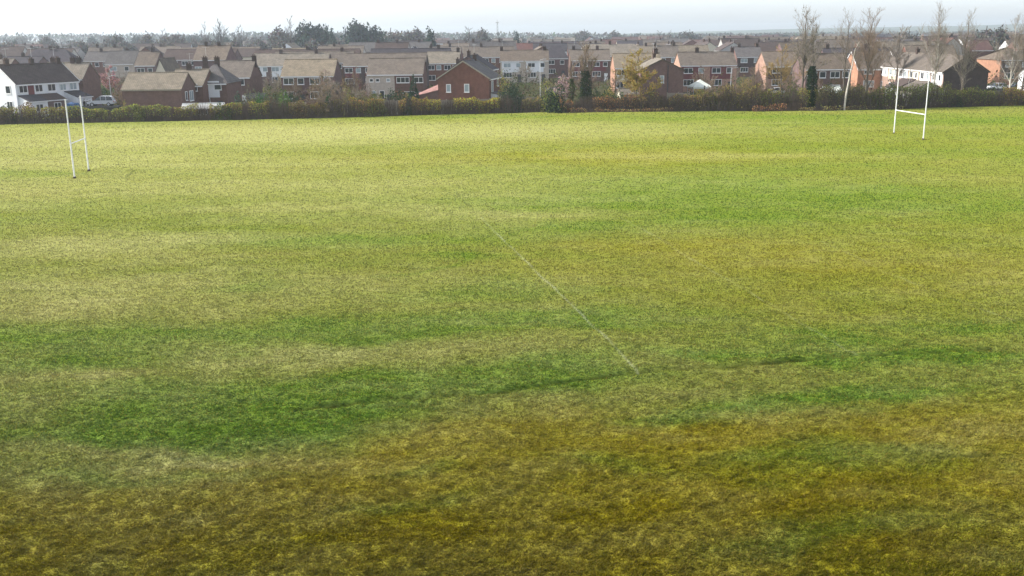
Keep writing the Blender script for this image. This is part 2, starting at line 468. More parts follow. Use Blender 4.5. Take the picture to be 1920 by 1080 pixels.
    nt = m.node_tree; N = nt.nodes; L = nt.links; b = N['Principled BSDF']
    b.inputs['Roughness'].default_value = 0.95; b.inputs['Specular IOR Level'].default_value = 0.0
    b.inputs['Sheen Weight'].default_value = 0.24; b.inputs['Sheen Roughness'].default_value = 0.45
    b.inputs['Sheen Tint'].default_value = (0.92, 1.0, 0.08, 1)
    at = N.new('ShaderNodeAttribute'); at.attribute_name = 'grass_cover'
    sp = N.new('ShaderNodeSeparateColor'); L.new(at.outputs['Color'], sp.inputs['Color'])
    so = N.new('ShaderNodeAttribute'); so.attribute_name = 'bare_soil'
    tc = N.new('ShaderNodeTexCoord')
    def noise(sc, det=4, rgh=0.6, st=(1, 1, 1)):
        mp = N.new('ShaderNodeMapping'); mp.inputs['Scale'].default_value = st; mp.inputs['Rotation'].default_value = (0, 0, R(20))
        L.new(tc.outputs['Object'], mp.inputs['Vector'])
        z = N.new('ShaderNodeTexNoise'); z.inputs['Scale'].default_value = sc; z.inputs['Detail'].default_value = det; z.inputs['Roughness'].default_value = rgh
        L.new(mp.outputs['Vector'], z.inputs['Vector']); return z.outputs['Fac']
    def mixc(fac, a, bb, bt='MIX'):
        x = N.new('ShaderNodeMix'); x.data_type = 'RGBA'; x.blend_type = bt
        for k, vv in (('Factor', fac), ('A', a), ('B', bb)):
            if isinstance(vv, tuple): x.inputs[k].default_value = (*vv, 1)
            elif isinstance(vv, float): x.inputs[k].default_value = vv
            else: L.new(vv, x.inputs[k])
        return x.outputs['Result']
    def rng_(v, a, b2, c=0.0, d=1.0):
        x = N.new('ShaderNodeMapRange'); L.new(v, x.inputs['Value'])
        for k, vv in zip(('From Min', 'From Max', 'To Min', 'To Max'), (a, b2, c, d)): x.inputs[k].default_value = vv
        return x.outputs['Result']
    f1 = rng_(noise(7.0, 5, 0.7, (0.6, 1, 1)), 0.3, 0.7)
    f2 = rng_(noise(1.6, 4, 0.6, (0.7, 1, 1)), 0.3, 0.7)
    olive = mixc(f1, FG['olive_a'], FG['olive_b'])
    green = mixc(f1, FG['green_a'], FG['green_b'])
    straw = mixc(f1, FG['straw_a'], FG['straw_b'])
    brown = mixc(f1, FG['brown_a'], FG['brown_b'])
    c = mixc(sp.outputs['Blue'], olive, brown)
    c = mixc(sp.outputs['Red'], c, green)
    sf = N.new('ShaderNodeMath'); sf.operation = 'MULTIPLY'; L.new(sp.outputs['Green'], sf.inputs[0]); L.new(rng_(f2, 0, 1, 0.55, 1.0), sf.inputs[1])
    c = mixc(sf.outputs[0], c, straw)
    f3 = rng_(noise(2.6, 5, 0.7, (0.45, 1.1, 1)), 0.32, 0.68, 0.72, 1.25)
    vm = N.new('ShaderNodeMix'); vm.data_type = 'RGBA'; vm.blend_type = 'MULTIPLY'; vm.inputs['Factor'].default_value = 1.0
    cb = N.new('ShaderNodeCombineColor')
    for k_ in ('Red', 'Green', 'Blue'): L.new(f3, cb.inputs[k_])
    L.new(c, vm.inputs['A']); L.new(cb.outputs['Color'], vm.inputs['B']); c = vm.outputs['Result']
    # scattered dead thatch and bleached blades
    th = rng_(noise(3.4, 5, 0.75), 0.62, 0.74)
    tm = N.new('ShaderNodeMath'); tm.operation = 'MULTIPLY'; tm.inputs[1].default_value = 0.45; L.new(th, tm.inputs[0])
    c = mixc(tm.outputs[0], c, FG['thatch'])
    c = mixc(so.outputs['Fac'], c, FG['soil'])
    c = mixc(at.outputs['Alpha'], c, (0.62, 0.63, 0.52))
    L.new(c, b.inputs['Base Color'])
    hb = noise(9.0, 6, 0.75, (0.55, 1, 1))
    bp = N.new('ShaderNodeBump'); bp.inputs['Strength'].default_value = 0.55; bp.inputs['Distance'].default_value = 0.06
    L.new(hb, bp.inputs['Height']); 
    hb2 = noise(1.1, 4, 0.6, (0.5, 1, 1))
    bp2 = N.new('ShaderNodeBump'); bp2.inputs['Strength'].default_value = 0.5; bp2.inputs['Distance'].default_value = 0.22
    L.new(hb2, bp2.inputs['Height']); L.new(bp2.outputs['Normal'], bp.inputs['Normal'])
    L.new(bp.outputs['Normal'], b.inputs['Normal'])
    me.materials.append(m)
    # ---- the turf itself: short blades standing on the field, fewer and coarser with distance
    NB = 1000000
    i0 = int(np.searchsorted(ys, 17.5)); j0, j1 = 84, mcol - 85
    fi = i0 + (n - 2 - i0) * rng.random(NB); fj = j0 + (j1 - j0) * rng.random(NB)
    a_ = fi.astype(int); b_ = fj.astype(int); u = fi - a_; v = fj - b_
    def smp(A): return (A[a_, b_] * (1 - v) + A[a_, b_ + 1] * v) * (1 - u) + (A[a_ + 1, b_] * (1 - v) + A[a_ + 1, b_ + 1] * v) * u
    bx, by_, bz, bg, bs, bb, bp_, bs2 = [smp(A) for A in (X, Y, Z, g, s, br, pt, groove)]
    ok = smp(edge) > -1.0
    cl = fbm(bx / .28, by_ / .2, 81, 2)
    ok &= rng.random(NB) > 0.97 * np.clip(1.6 * bs2, 0, 1)
    bx, by_, bz, bg, bs, bb, bp_, cl = [q_[ok] for q_ in (bx, by_, bz, bg, bs, bb, bp_, cl)]
    k_ = len(bx)
    hgt = (0.038 + 0.00026 * by_) * (1 + (1.6 * cl - .8) * np.clip(1.4 - by_ / 70, .15, 1)) * rng.uniform(.6, 1.4, k_); wid = (0.008 + 0.00042 * by_) * rng.uniform(.7, 1.3, k_)
    az = rng.random(k_) * math.pi; lx = (rng.normal(size=k_) * .75 + .35) * hgt; ly = (rng.normal(size=k_) * .75 - .1) * hgt
    P0 = np.stack([bx - np.cos(az) * wid, by_ - np.sin(az) * wid, bz - .01], 1); P1 = np.stack([bx + np.cos(az) * wid, by_ + np.sin(az) * wid, bz - .01], 1)
    P2 = np.stack([bx + lx, by_ + ly, bz + hgt], 1)
    f_ = np.clip(0.5 + .20 * rng.normal(size=k_) + 0.26 * (fbm(bx / .9, by_ / .5, 83, 3) - .5), 0, 1)[:, None]
    mixv = lambda a, b: np.array(FG[a])[None, :] * (1 - f_) + np.array(FG[b])[None, :] * f_
    c_ = mixv('olive_a', 'olive_b')
    for w_, nm in ((bb, 'brown'), (bg, 'green'), (np.clip(bs * rng.uniform(.4, 1.2, k_), 0, 1), 'straw')):  # straw weight also carries the painted haze brightness far off and left
        c_ = c_ * (1 - w_[:, None]) + mixv(nm + '_a', nm + '_b') * w_[:, None]
    vignette = np.interp(by_ + 3.0 * (fbm(bx / 3.0, by_ / 2.0, 87, 3) - .5), [20, 23, 26.5, 31, 34], [.72, .84, 1.12, 1.12, 1.0])  # vignette-like falloff painted into the brown blades, darkest nearest the camera
    c_ = c_ * (1 + bb * (vignette - 1))[:, None]
    dead = (rng.random(k_) < .10)[:, None]
    c_ = np.where(dead, c_ * .4 + .6 * np.array(FG['thatch'])[None, :], c_)
    c_ = c_ * (1 - bp_[:, None]) + np.array((.6, .61, .5))[None, :] * bp_[:, None]
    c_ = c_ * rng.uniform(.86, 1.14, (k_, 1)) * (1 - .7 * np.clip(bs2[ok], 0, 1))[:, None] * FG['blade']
    V_ = np.stack([P0, P1, P2], 1).reshape(-1, 3).astype(np.float32)
    gme = bpy.data.meshes.new('grass')
    gme.vertices.add(3 * k_); gme.vertices.foreach_set('co', V_.ravel())
    gme.loops.add(3 * k_); gme.loops.foreach_set('vertex_index', np.arange(3 * k_, dtype=np.int32))
    gme.polygons.add(k_); gme.polygons.foreach_set('loop_start', np.arange(0, 3 * k_, 3, dtype=np.int32))
    gme.update(calc_edges=True)
    ca = gme.color_attributes.new('leaf_colour', 'FLOAT_COLOR', 'POINT')
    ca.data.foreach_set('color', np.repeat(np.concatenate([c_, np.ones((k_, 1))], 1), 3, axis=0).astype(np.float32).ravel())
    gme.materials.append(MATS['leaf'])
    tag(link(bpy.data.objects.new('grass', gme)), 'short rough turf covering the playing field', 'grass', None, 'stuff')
    return o

FG = dict(olive_a=(0.124, 0.130, 0.028), olive_b=(0.234, 0.226, 0.070), green_a=(0.042, 0.098, 0.009), green_b=(0.105, 0.176, 0.028),
          straw_a=(0.275, 0.266, 0.108), straw_b=(0.415, 0.396, 0.200), brown_a=(0.130, 0.110, 0.005), brown_b=(0.196, 0.163, 0.010),
          thatch=(0.270, 0.195, 0.040), soil=(0.016, 0.018, 0.005), blade=1.0)
make_field()

# the ground under and beyond everything
mat('town_ground', (0.045, 0.052, 0.020), 0.4, 0.12, 0.95, col2=(0.085, 0.078, 0.045), spec=0.0)
gm = MB()
gp = [-7000, -1500, -400, 0, 400, 1500, 7000]; gq = [-300, 100, 300, 700, 1500, 3500, 9000]
for i in range(6):
    for j in range(6):
        gm.quad((gp[i], gq[j], -0.32), (gp[i + 1], gq[j], -0.32), (gp[i + 1], gq[j + 1], -0.32), (gp[i], gq[j + 1], -0.32))
tag(gm.build('ground', 'town_ground'), kind='structure')

# far hills on the skyline
mat('hill_fields', (0.05, 0.07, 0.04), 0.3, 0.004, 0.95, col2=(0.13, 0.14, 0.08), spec=0.0)
def hills():
    xs = np.linspace(-2600, 2600, 180); ys_ = np.linspace(2500, 4300, 26)
    X, Y = np.meshgrid(xs, ys_)
    t = X / Y
    rise = np.interp(t, [-0.6, -0.1, 0.1, 0.3, 0.5, 0.7], [2, 3, 8, 22, 30, 30])
    Z = -0.4 + rise * np.clip((Y - 2500) / 1300, 0, 1) * (0.55 + 0.6 * fbm(X / 700, Y / 900, 55, 3)) + 4 * (fbm(X / 60, Y / 60, 56, 2) - 0.5) * np.clip((Y - 2500) / 300, 0, 1)
    Z = np.minimum(Z, 38)
    n, m_ = X.shape
    mb = bpy.data.meshes.new('hills'); idx = np.arange(n * m_).reshape(n, m_)
    q = np.stack([idx[:-1, :-1], idx[:-1, 1:], idx[1:, 1:], idx[1:, :-1]], -1).reshape(-1, 4)
    mb.from_pydata(np.stack([X, Y, Z], -1).reshape(-1, 3).tolist(), [], q.tolist())
    mb.materials.append(MATS['hill_fields'])
    o = bpy.data.objects.new('hills', mb); link(o); tag(o, kind='structure')
hills()

# ------------------------------------------------------------------ rugby goals
def goal(label, a, b, h, bar):
    """a, b: feet of the two uprights"""
    c = (a + b) / 2
    d = (b - a); half = d.length / 2
    t = thing('rugby_goal', label, 'rugby goal', c, math.atan2(d.y, d.x), 'rugby goals on the playing field')
    for sx in (-1, 1):
        m = MB(); m.tube((sx * half, 0, -0.1), (sx * half, 0, bar), 0.070, 0.068, 12); m.tube((sx * half, 0, bar), (sx * half, 0, h), 0.062, 0.054, 12)
        p = m.build('upright', 'white_paint', t, True)
        k = MB(); k.tube((sx * half, 0, -0.1), (sx * half, 0, 0.10), 0.17, 0.12, 10); k.build('socket', 'soil', p)
    m = MB(); m.tube((-half + 0.03, 0, bar), (half - 0.03, 0, bar), 0.055, 0.055, 10); m.build('crossbar', 'white_paint', t, True)
    return t
goal('tall white rugby goal at the hazy left end of the field', gnd(140, 333), gnd(166.5, 319.5), 6.9, 3.0)
goal('tall white rugby goal with clear crossbar at the right end of the field', gnd(1731, 261), gnd(1676, 250), 7.4, 2.75)

# ------------------------------------------------------------------ houses
GZ = -0.32
WIN = {}; WR = random.Random(3)
def window(parent, loc, w, h, rz=0.0, pale=None, name='window'):
    pale = bool(pale) or WR.random() < .28
    """white frame with a glazed pane behind it; loc = bottom centre on the wall face, facing local -y"""
    key = (round(w, 2), round(h, 2), pale)
    if key not in WIN:
        f = MB(); t = 0.085; d0, d1 = -0.06, 0.0
        f.box(-w / 2, w / 2, d0, d1, 0, t); f.box(-w / 2, w / 2, d0, d1, h - t, h)
        f.box(-w / 2, -w / 2 + t, d0, d1, t, h - t); f.box(w / 2 - t, w / 2, d0, d1, t, h - t)
        n = max(0, int(round(w / 0.8)) - 1)
        for i in range(n):
            x = -w / 2 + w * (i + 1) / (n + 1); f.box(x - 0.035, x + 0.035, d0, d1, t, h - t)
        f.box(-w / 2 - 0.06, w / 2 + 0.06, -0.11, -0.063, -0.07, -0.003)
        fm = f.mesh('window'); fm.materials.append(MATS['white_paint'])
        p = MB(); p.quad((-w / 2 + t, -0.025, t), (w / 2 - t, -0.025, t), (w / 2 - t, -0.025, h - t), (-w / 2 + t, -0.025, h - t))
        pm = p.mesh('pane'); pm.materials.append(MATS['glass_pale' if pale else 'glass'])
        WIN[key] = (fm, pm)
    fm, pm = WIN[key]
    o = link(bpy.data.objects.new(name, fm), parent); o.location = loc; o.rotation_euler = (0, 0, rz)
    link(bpy.data.objects.new('pane', pm), o)
    return o

CHIM = []
def chimney(roof, x, y, z):
    if not CHIM:
        m = MB(); m.box(-0.38, 0.38, -0.26, 0.26, -1.2, 0.80); m.box(-0.44, 0.44, -0.32, 0.32, 0.802, 0.92); m.tube((-.18, 0, .923), (-.18, 0, 1.22), .11, .09, 7); m.tube((.18, 0, .923), (.18, 0, 1.18), .11, .09, 7)
        me = m.mesh('chimney'); me.materials.append(MATS['chimney_brick'])
        CHIM.append(me)
    o = link(bpy.data.objects.new('chimney', CHIM[0]), roof); o.location = (x, y, z)
    return o

def shell(L, D, e, r, hip=0.0, ov=0.28):
    """wall and roof collectors of a plain gabled (or hipped) house; x runs along the ridge, front faces -y"""
    w = MB(); x0, x1, y0, y1 = -L / 2, L / 2, -D / 2, D / 2
    w.quad((x0, y0, 0), (x1, y0, 0), (x1, y0, e), (x0, y0, e)); w.quad((x1, y1, 0), (x0, y1, 0), (x0, y1, e), (x1, y1, e))
    if hip:
        w.quad((x1, y0, 0), (x1, y1, 0), (x1, y1, e), (x1, y0, e)); w.quad((x0, y1, 0), (x0, y0, 0), (x0, y0, e), (x0, y1, e))
    else:
        w.poly([(x1, y0, 0), (x1, y1, 0), (x1, y1, e), (x1, 0, r - 0.06), (x1, y0, e)]); w.poly([(x0, y1, 0), (x0, y0, 0), (x0, y0, e), (x0, 0, r - 0.06), (x0, y1, e)])
    k = (r - e) / (D / 2); ez = e - k * ov + 0.08; rz = r + 0.08; t = 0.14
    ex = 0.12
    f = MB()
    if hip:
        h = hip; a = ov
        X0, X1, Y0, Y1 = x0 - a, x1 + a, y0 - a, y1 + a
        P, Q = (x0 + h, 0, rz), (x1 - h, 0, rz)
        f.poly([(X0, Y0, ez), (X1, Y0, ez), Q, P], [(0, 0), (L, 0), (L - h, D / 2 * 1.15), (h, D / 2 * 1.15)])
        f.poly([(X1, Y1, ez), (X0, Y1, ez), P, Q], [(0, 0), (L, 0), (L - h, D / 2 * 1.15), (h, D / 2 * 1.15)])
        f.poly([(X1, Y0, ez), (X1, Y1, ez), Q], [(0, 0), (D, 0), (D / 2, h * 1.2)]); f.poly([(X0, Y1, ez), (X0, Y0, ez), P], [(0, 0), (D, 0), (D / 2, h * 1.2)])
        f.poly([(X0, Y0, ez), (X0, Y1, ez), (X1, Y1, ez), (X1, Y0, ez)])
    else:
        f.slab((x0 - ex, y0 - ov, ez), (x1 + ex, y0 - ov, ez), (x1 + ex, 0, rz), (x0 - ex, 0, rz), t)
        f.slab((x1 + ex, y1 + ov, ez), (x0 - ex, y1 + ov, ez), (x0 - ex, 0, rz), (x1 + ex, 0, rz), t)
        f.tube((x0 - ex, 0, rz + 0.01), (x1 + ex, 0, rz + 0.01), 0.11, 0.11, 6)
    return w, f, ez

def house(name, label, cat, c, yaw, L, D, e, r, wall, roof, hip=0.0, front=(), back=(), left=(), right=(), chim=(), clad=(), fascia='white_paint', barge=None, doors=(), group=None, auto=None, base=GZ):
    e -= base; r -= base
    t = thing(name, label, cat, (c.x, c.y, base), R(yaw), group, auto)
    w, f, ez = shell(L, D, e, r, hip)
    w.build('wall', wall, t)
    ro = f.build('roof', roof, t)
    for q in chim:
        chimney(ro, q[0] * L / 2, q[1] if len(q) > 1 else 0.0, r - (abs(q[1]) / (D / 2) * (r - e) if len(q) > 1 else 0))
    if fascia:
        m = MB(); m.box(-L / 2, L / 2, -D / 2 - 0.30, -D / 2 - 0.26, ez - 0.20, ez - 0.02); m.box(-L / 2, L / 2, -D / 2 - 0.26, -D / 2 - 0.003, ez - 0.20, ez - 0.17)
        m.build('fascia', fascia, t)
    if barge:
        for sx in (-1, 1):
            x = sx * (L / 2 + 0.125)
            for sy in (-1, 1):
                m = MB()
                a = (x, sy * (D / 2 + 0.28), ez - 0.12); b = (x, 0, r - 0.04)
                n = 0.03 * sx
                P = [a, b, (b[0], b[1], b[2] + 0.22), (a[0], a[1], a[2] + 0.22)]
                m.poly(P); m.poly([(p[0] + n, p[1], p[2]) for p in P][::-1]); m.quad(P[0], P[1], (P[1][0] + n, *P[1][1:]), (P[0][0] + n, *P[0][1:])); m.quad(P[3], P[2], (P[2][0] + n, *P[2][1:]), (P[3][0] + n, *P[3][1:]))
                m.build('bargeboard', barge, t)
    for q in chim[:2]:
        if name != 'far_house' and WR.random() < .6:
            m = MB(); x = q[0] * L / 2 + .2; m.tube((x, .1, r + .5), (x, .1, r + 2.7), .022, .02, 5); m.tube((x - .5, .1, r + 2.55), (x + .7, .1, r + 2.6), .016, .016, 4)
            for k_ in range(5): m.tube((x - .4 + .24 * k_, -.2, r + 2.56 + .01 * k_), (x - .4 + .24 * k_, .4, r + 2.56 + .01 * k_), .012, .012, 4)
            m.build('aerial', 'grey_paint', ro)
    for (x0, x1, z0, z1, mm) in clad:
        m = MB(); m.box(x0, x1, -D / 2 - 0.045, -D / 2 + 0.02, z0 - base, z1 - base); m.build('cladding', mm, t)
    off = 0.048 if clad else 0.003
    for (x, z, ww, hh, *p) in front: window(t, (x, -D / 2 - off, z - base), ww, hh, 0, bool(p))
    for (x, z, ww, hh, *p) in back: window(t, (x, D / 2 + 0.003, z - base), ww, hh, math.pi, bool(p))
    for (y, z, ww, hh, *p) in right: window(t, (L / 2 + 0.003, y, z - base), ww, hh, math.pi / 2, bool(p))
    for (y, z, ww, hh, *p) in left: window(t, (-L / 2 - 0.003, -y, z - base), ww, hh, -math.pi / 2, bool(p))
    for (x, mm) in doors:
        m = MB(); m.box(x - 0.45, x + 0.45, -D / 2 - 0.05, -D / 2 + 0.02, 0.05, 2.1); d = m.build('door', mm, t)
        m = MB(); m.box(x + 0.28, x + 0.34, -D / 2 - 0.09, -D / 2 - 0.052, 1.0, 1.12); m.build('handle', 'metal_pale', d)
    return t

def dist_at(px, py, z):
    return gnd(px, py, z).y

def wins(L, unit=5.2, up=3.55, low=1.0, w=1.9, w2=1.2, h=1.15, both=True):
    n = max(1, int(round(L / unit))); o = []
    for i in range(n):
        a = -L / 2 + L * (i + 0.5) / n; u = L / n
        o.append((a - u * 0.22, up, min(w, u * 0.42), h)); o.append((a + u * 0.24, up, min(w2, u * 0.3), h))
        if both: o.append((a - u * 0.2, low, min(w * 1.15, u * 0.46), 1.3))
    return o

NAMED = []     # image columns and distances of the houses built by hand
FOOT = []      # centres and radii of what already stands, so that the filler keeps clear
def row(label, x0, x1, py, wall, roof, yaw=0.0, D=8.0, e=5.2, r=7.8, unit=5.2, name='terraced_house', cat='house', win=True, doors=True, pxc=None, **kw):
    px = (x0 + x1) / 2
    p = gnd(px, py, r)
    L = (x1 - x0) * p.y / 1910.0 / max(0.3, math.cos(R(yaw)))
    if win and 'front' not in kw: kw['front'] = wins(L, unit)
    if doors:
        n = max(1, int(round(L / unit))); kw['doors'] = [(-L / 2 + L * (i + 0.5) / n + L / n * 0.28, random.choice(['door_dark', 'white_paint', 'hung_tile'])) for i in range(n)]
    FOOT.append((p.x, p.y, L / 2 + 1.5, D / 2 + 2)); NAMED.append((x0, x1, p.y))
    if 'clad_band' in kw:
        mm = kw.pop('clad_band'); n = max(1, int(round(L / unit)))
        kw['clad'] = [(-L / 2 + L * i / n + 0.35, -L / 2 + L * (i + 0.78) / n, 2.35, 5.0, mm) for i in range(n)]
    return house(name, label, cat, p, yaw, L, D, e, r, wall, roof, **kw), p, L

HG = 'houses of the estate behind the field'
# --- white terrace at the left edge, seen over its corner
c = onz(28, 163, 5.0); yw = 64.0
u = Vector((math.cos(R(yw)), math.sin(R(yw)), 0)); nf = Vector((math.sin(R(yw)), -math.cos(R(yw)), 0))
L, D = 12.5, 7.4
cc = c + u * L / 2 - nf * D / 2
t = house('terraced_house', 'white rendered terrace with dark brown roof at the left edge of the estate', 'house', cc, yw, L, D, 5.0, 7.9, 'render_white', 'roof_darkbrown',
          front=[(-4.9, 3.5, 1.6, 1.2), (-1.9, 3.5, 1.5, 1.2), (0.6, 3.5, 1.6, 1.2), (2.9, 3.5, 1.3, 1.1), (5.0, 3.5, 1.5, 1.2), (-4.6, 0.9, 1.7, 1.3), (4.6, 0.9, 1.6, 1.3)],
          left=[(-1.6, 3.4, 1.3, 1.3), (1.9, 3.4, 1.2, 1.3), (1.9, 0.8, 1.4, 1.4)], chim=[(-0.72,), (0.05,), (0.9,)], clad=[(-3.95, -2.8, 2.7, 5.0, 'hung_tile')], group=HG, barge='white_paint')
FOOT.append((cc.x, cc.y, 9, 9))
def leanto(parent, x0, x1, D, out, z0, z1, wall, roof, wn=True, base=GZ, dr=False):
    m = MB(); y1 = -D / 2 - 0.004; y0 = -D / 2 - out
    m.quad((x0, y0, 0), (x1, y0, 0), (x1, y0, z0), (x0, y0, z0)); m.quad((x1, y0, 0), (x1, y1, 0), (x1, y1, z1), (x1, y0, z0)); m.quad((x0, y1, 0), (x0, y0, 0), (x0, y0, z0), (x0, y1, z1))
    e = m.build('porch', wall, parent)
    m = MB(); k = (z1 - z0) / out
    m.slab((x0 - 0.15, y0 - 0.2, z0 - k * 0.2 + 0.1), (x1 + 0.15, y0 - 0.2, z0 - k * 0.2 + 0.1), (x1 + 0.15, y1, z1 + 0.1), (x0 - 0.15, y1, z1 + 0.1), 0.1)
    m.build('porch_roof', roof, e)
    m = MB(); m.box(x0 - 0.14, x1 + 0.14, y0 - 0.24, y0 - 0.203, z0 - k * 0.2 - 0.06, z0 - k * 0.2 + 0.08); m.build('gutter', 'white_paint', e)
    if wn:
        n = max(1, int((x1 - x0) / 2.2))
        for i in range(n):
            window(e, (x0 + (x1 - x0) * (i + 0.5) / n, y0 - 0.004, 0.85), min(1.4, (x1 - x0) / n * 0.6), 1.2)
    return e
leanto(t, -5.9, -2.6, D, 2.6, 2.5, 3.4, 'render_white', 'roof_slate')
leanto(t, -2.2, 1.4, D, 2.2, 2.5, 3.4, 'brick_purple', 'roof_darkbrown')
leanto(t, 3.2, 6.1, D, 3.0, 2.7, 3.6, 'render_white', 'roof_slate')
# near white single storey wing in front of the terrace
# --- houses of the front rows, left to right
row('house with pale tan roof and dark right gable behind the white terrace', 90, 168, 118, 'brick_brown', 'roof_tan', chim=[(-0.75,), (0.2,), (0.5,)], group=HG, D=7.6)
t, p, L = row('low brick house with long tan roof and blank wall above the clipped hedge', 242, 352, 137, 'brick_brown', 'roof_tan', D=7.6, e=4.35, r=6.6, front=(), doors=False, fascia='timber_pale', right=[(0.9, 2.2, 2.0, 1.6, 1), (-1.6, 2.4, 1.0, 1.4)], group=HG)
leanto_c = MB()
t, p, L = row('brick house with tan roof and wide white gable window beside the low brick house', 330, 392, 131, 'brick_brown', 'roof_tan', D=8.6, e=4.5, r=6.8, doors=False, right=[(0.2, 2.2, 2.6, 2.0, 1)], group=HG, chim=[(-0.2,)])
row('house with hipped dark grey roof and white upper windows behind the twin gables', 372, 436, 118, 'brick_brown', 'roof_grey', D=9, e=4.7, r=7.8, hip=3.0, clad_band='render_white', group=HG, chim=[(-0.6,), (0.1,)])
row('house with brown roof and tall dark brick gable left of the long tan roof row', 412, 478, 114.5, 'brick_brown', 'roof_brown', D=8.6, e=5.0, r=7.7, chim=[(0.97,)], group=HG)
row('long terrace with pale tan roof and white panels behind the dark brick gable', 478, 618, 100.5, 'brick_purple', 'roof_tan', D=10, e=5.0, r=7.8, clad_band='render_white', group=HG, chim=[(-0.3,), (0.65,)])
row('brick terrace with tan roof and purple right gable above the bare twiggy tree', 535, 632, 112, 'brick_purple', 'roof_tan', D=9, e=5.1, r=7.8, group=HG, clad_band='timber_brown')
row('dark brick terrace with broad white window bands left of the cream house', 648, 800, 100.5, 'brick_dark', 'roof_brown', D=10, e=5.2, r=7.8, group=HG, clad_band='hung_tile')
t, p, L = row('semi detached house half cream render and half red brick below a brown roof', 693, 796, 110, 'brick_red', 'roof_brown', D=9, e=5.35, r=7.9, group=HG, front=[(-4.2, 4.0, 0.7, 0.6), (-3.1, 4.0, 0.7, 0.6), (-1.2, 4.0, 0.7, 0.6), (1.4, 3.8, 2.3, 1.0), (4.2, 3.8, 1.6, 1.0), (-3.9, 1.0, 0.9, 1.5), (-2.4, 1.0, 0.9, 1.5), (2.4, 0.9, 2.2, 1.4), (4.3, 0.9, 1.2, 1.3)], clad=[(-5.2, -0.1, -0.2, 5.05, 'pebbledash')])
row('brick house with white upper windows and glazed lower floor left of the red gable', 802, 862, 97.5, 'brick_red', 'roof_tan', D=9, e=5.2, r=7.8, group=HG, chim=[(0.9,)])
# red gable house, its ridge running away
def gable_house(label, apx, apy, wpx, rz, slope_drop, wall, roof, yaw, L, near_left=True, **kw):
    """anchor: the apex pixel of the near gable, ridge height rz"""
    p = gnd(apx, apy, rz); u = Vector((math.cos(R(yaw)), math.sin(R(yaw)), 0))
    c = p + u * (L / 2 if near_left else -L / 2)
    D = wpx * p.y / 1910.0
    FOOT.append((c.x, c.y, D / 2 + 2, L / 2 + 2))
    kw.setdefault('name', 'gabled_house'); nm = kw.pop('name')
    return house(nm, label, 'house', c, yaw, L, D, rz - slope_drop, rz, wall, roof, **kw), p, D
t, p, D = gable_house('red brick house with two white gable windows above the middle of the hedge', 868, 115.5, 100, 7.7, 2.75, 'brick_red', 'roof_grey', 79, 9.5, group=HG,
                      left=[(0.55, 2.75, 0.85, 1.35, 1), (-2.55, 2.75, 0.8, 1.3, 1)], front=[(-2.4, 2.6, 1.6, 1.9, 1), (2.2, 3.4, 1.4, 1.2)], chim=[(0.8,)], barge='timber_pale')
# side wing with pink roof on the far-left side of the gable: rear wall of the house frame
m = MB(); B = 4.5; y0 = D / 2 + 0.004; y1 = D / 2 + B; X0, X1 = -4.6, 1.0; zl, zh, zf = 2.35, 4.6, 3.35
m.poly([(X0, y1, 0), (X0, y0, 0), (X0, y0, zf), (X0, y1, zl - .1)]); m.quad((X1, y1, 0), (X0, y1, 0), (X0, y1, zl - .1), (X1, y1, zl)); m.poly([(X1, y0, 0), (X1, y1, 0), (X1, y1, zl), (X1, y0, zh)])
ex = m.build('side_wing', 'brick_red', t)
m = MB(); A_, B_, C_, D_ = (X1 + .2, y1 + .25, zl + .08), (X0 - .2, y1 + .25, zl - .02), (X0 - .2, y0, zf + .1), (X1 + .2, y0, zh + .1)
m.poly([A_, B_, D_]); m.poly([B_, C_, D_]); dn = lambda q: (q[0], q[1], q[2] - .12)
m.poly([dn(D_), dn(B_), dn(A_)]); m.poly([dn(D_), dn(C_), dn(B_)])
for a, b in ((A_, B_), (B_, C_), (C_, D_), (D_, A_)): m.quad(b, a, dn(a), dn(b))
m.build('wing_roof', 'roof_pink', ex)
m = MB(); m.box(X0 - 0.1, X1 + 0.1, y1 + 0.26, y1 + 0.34, zl - 0.1, zl + 0.1); m.build('gutter', 'white_paint', ex)
# white porch on the right side
e2 = leanto(t, -3.6, 0.6, D, 1.7, 2.5, 2.9, 'render_white', 'roof_grey', dr=True)
gable_house('grey roofed house with brick chimneys directly behind the red gable house', 878, 105, 78, 8.0, 2.6, 'brick_brown', 'roof_slate', 80, 9, group=HG, chim=[(-0.9,), (-0.9, 2.2)], left=(), front=[(-2, 3.4, 1.5, 1.2), (2, 3.4, 1.5, 1.2)])
row('pale terrace with white upper band and brown roof right of the red gable', 938, 1028, 94.5, 'pebbledash', 'roof_brown', D=9, e=5.3, r=7.8, group=HG, clad_band='render_white', chim=[(-0.95,), (0.85,)])
row('house with steep dark grey hipped roof right of the pale banded terrace', 1020, 1064, 86, 'brick_purple', 'roof_slate', D=9, e=5.3, r=8.6, hip=2.0, group=HG)
row('brick terrace behind the ivy clad trunk with a brown roof', 1068, 1142, 93, 'brick_brown', 'roof_brown', D=9, e=5.2, r=7.8, group=HG, chim=[(0.4,), (-0.8,)], clad_band='hung_tile')
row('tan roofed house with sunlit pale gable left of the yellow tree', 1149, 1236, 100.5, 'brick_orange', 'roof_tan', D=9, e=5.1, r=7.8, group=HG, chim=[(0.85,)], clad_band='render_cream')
t, p, D = gable_house('dark brown brick house with one small white gable window right of yellow tree', 1242, 112, 82, 7.5, 1.8, 'brick_brown', 'roof_tan', 92, 9.5, group=HG, left=[(0.0, 3.6, 0.75, 1.25, 1)], chim=[(0.7,)], barge='timber_dark', fascia='timber_dark')
m = MB(); m.tube((-4.83, -1.0, 0), (-4.83, -1.0, 6.9), 0.07, 0.07, 8); m.build('downpipe', 'door_dark', t)
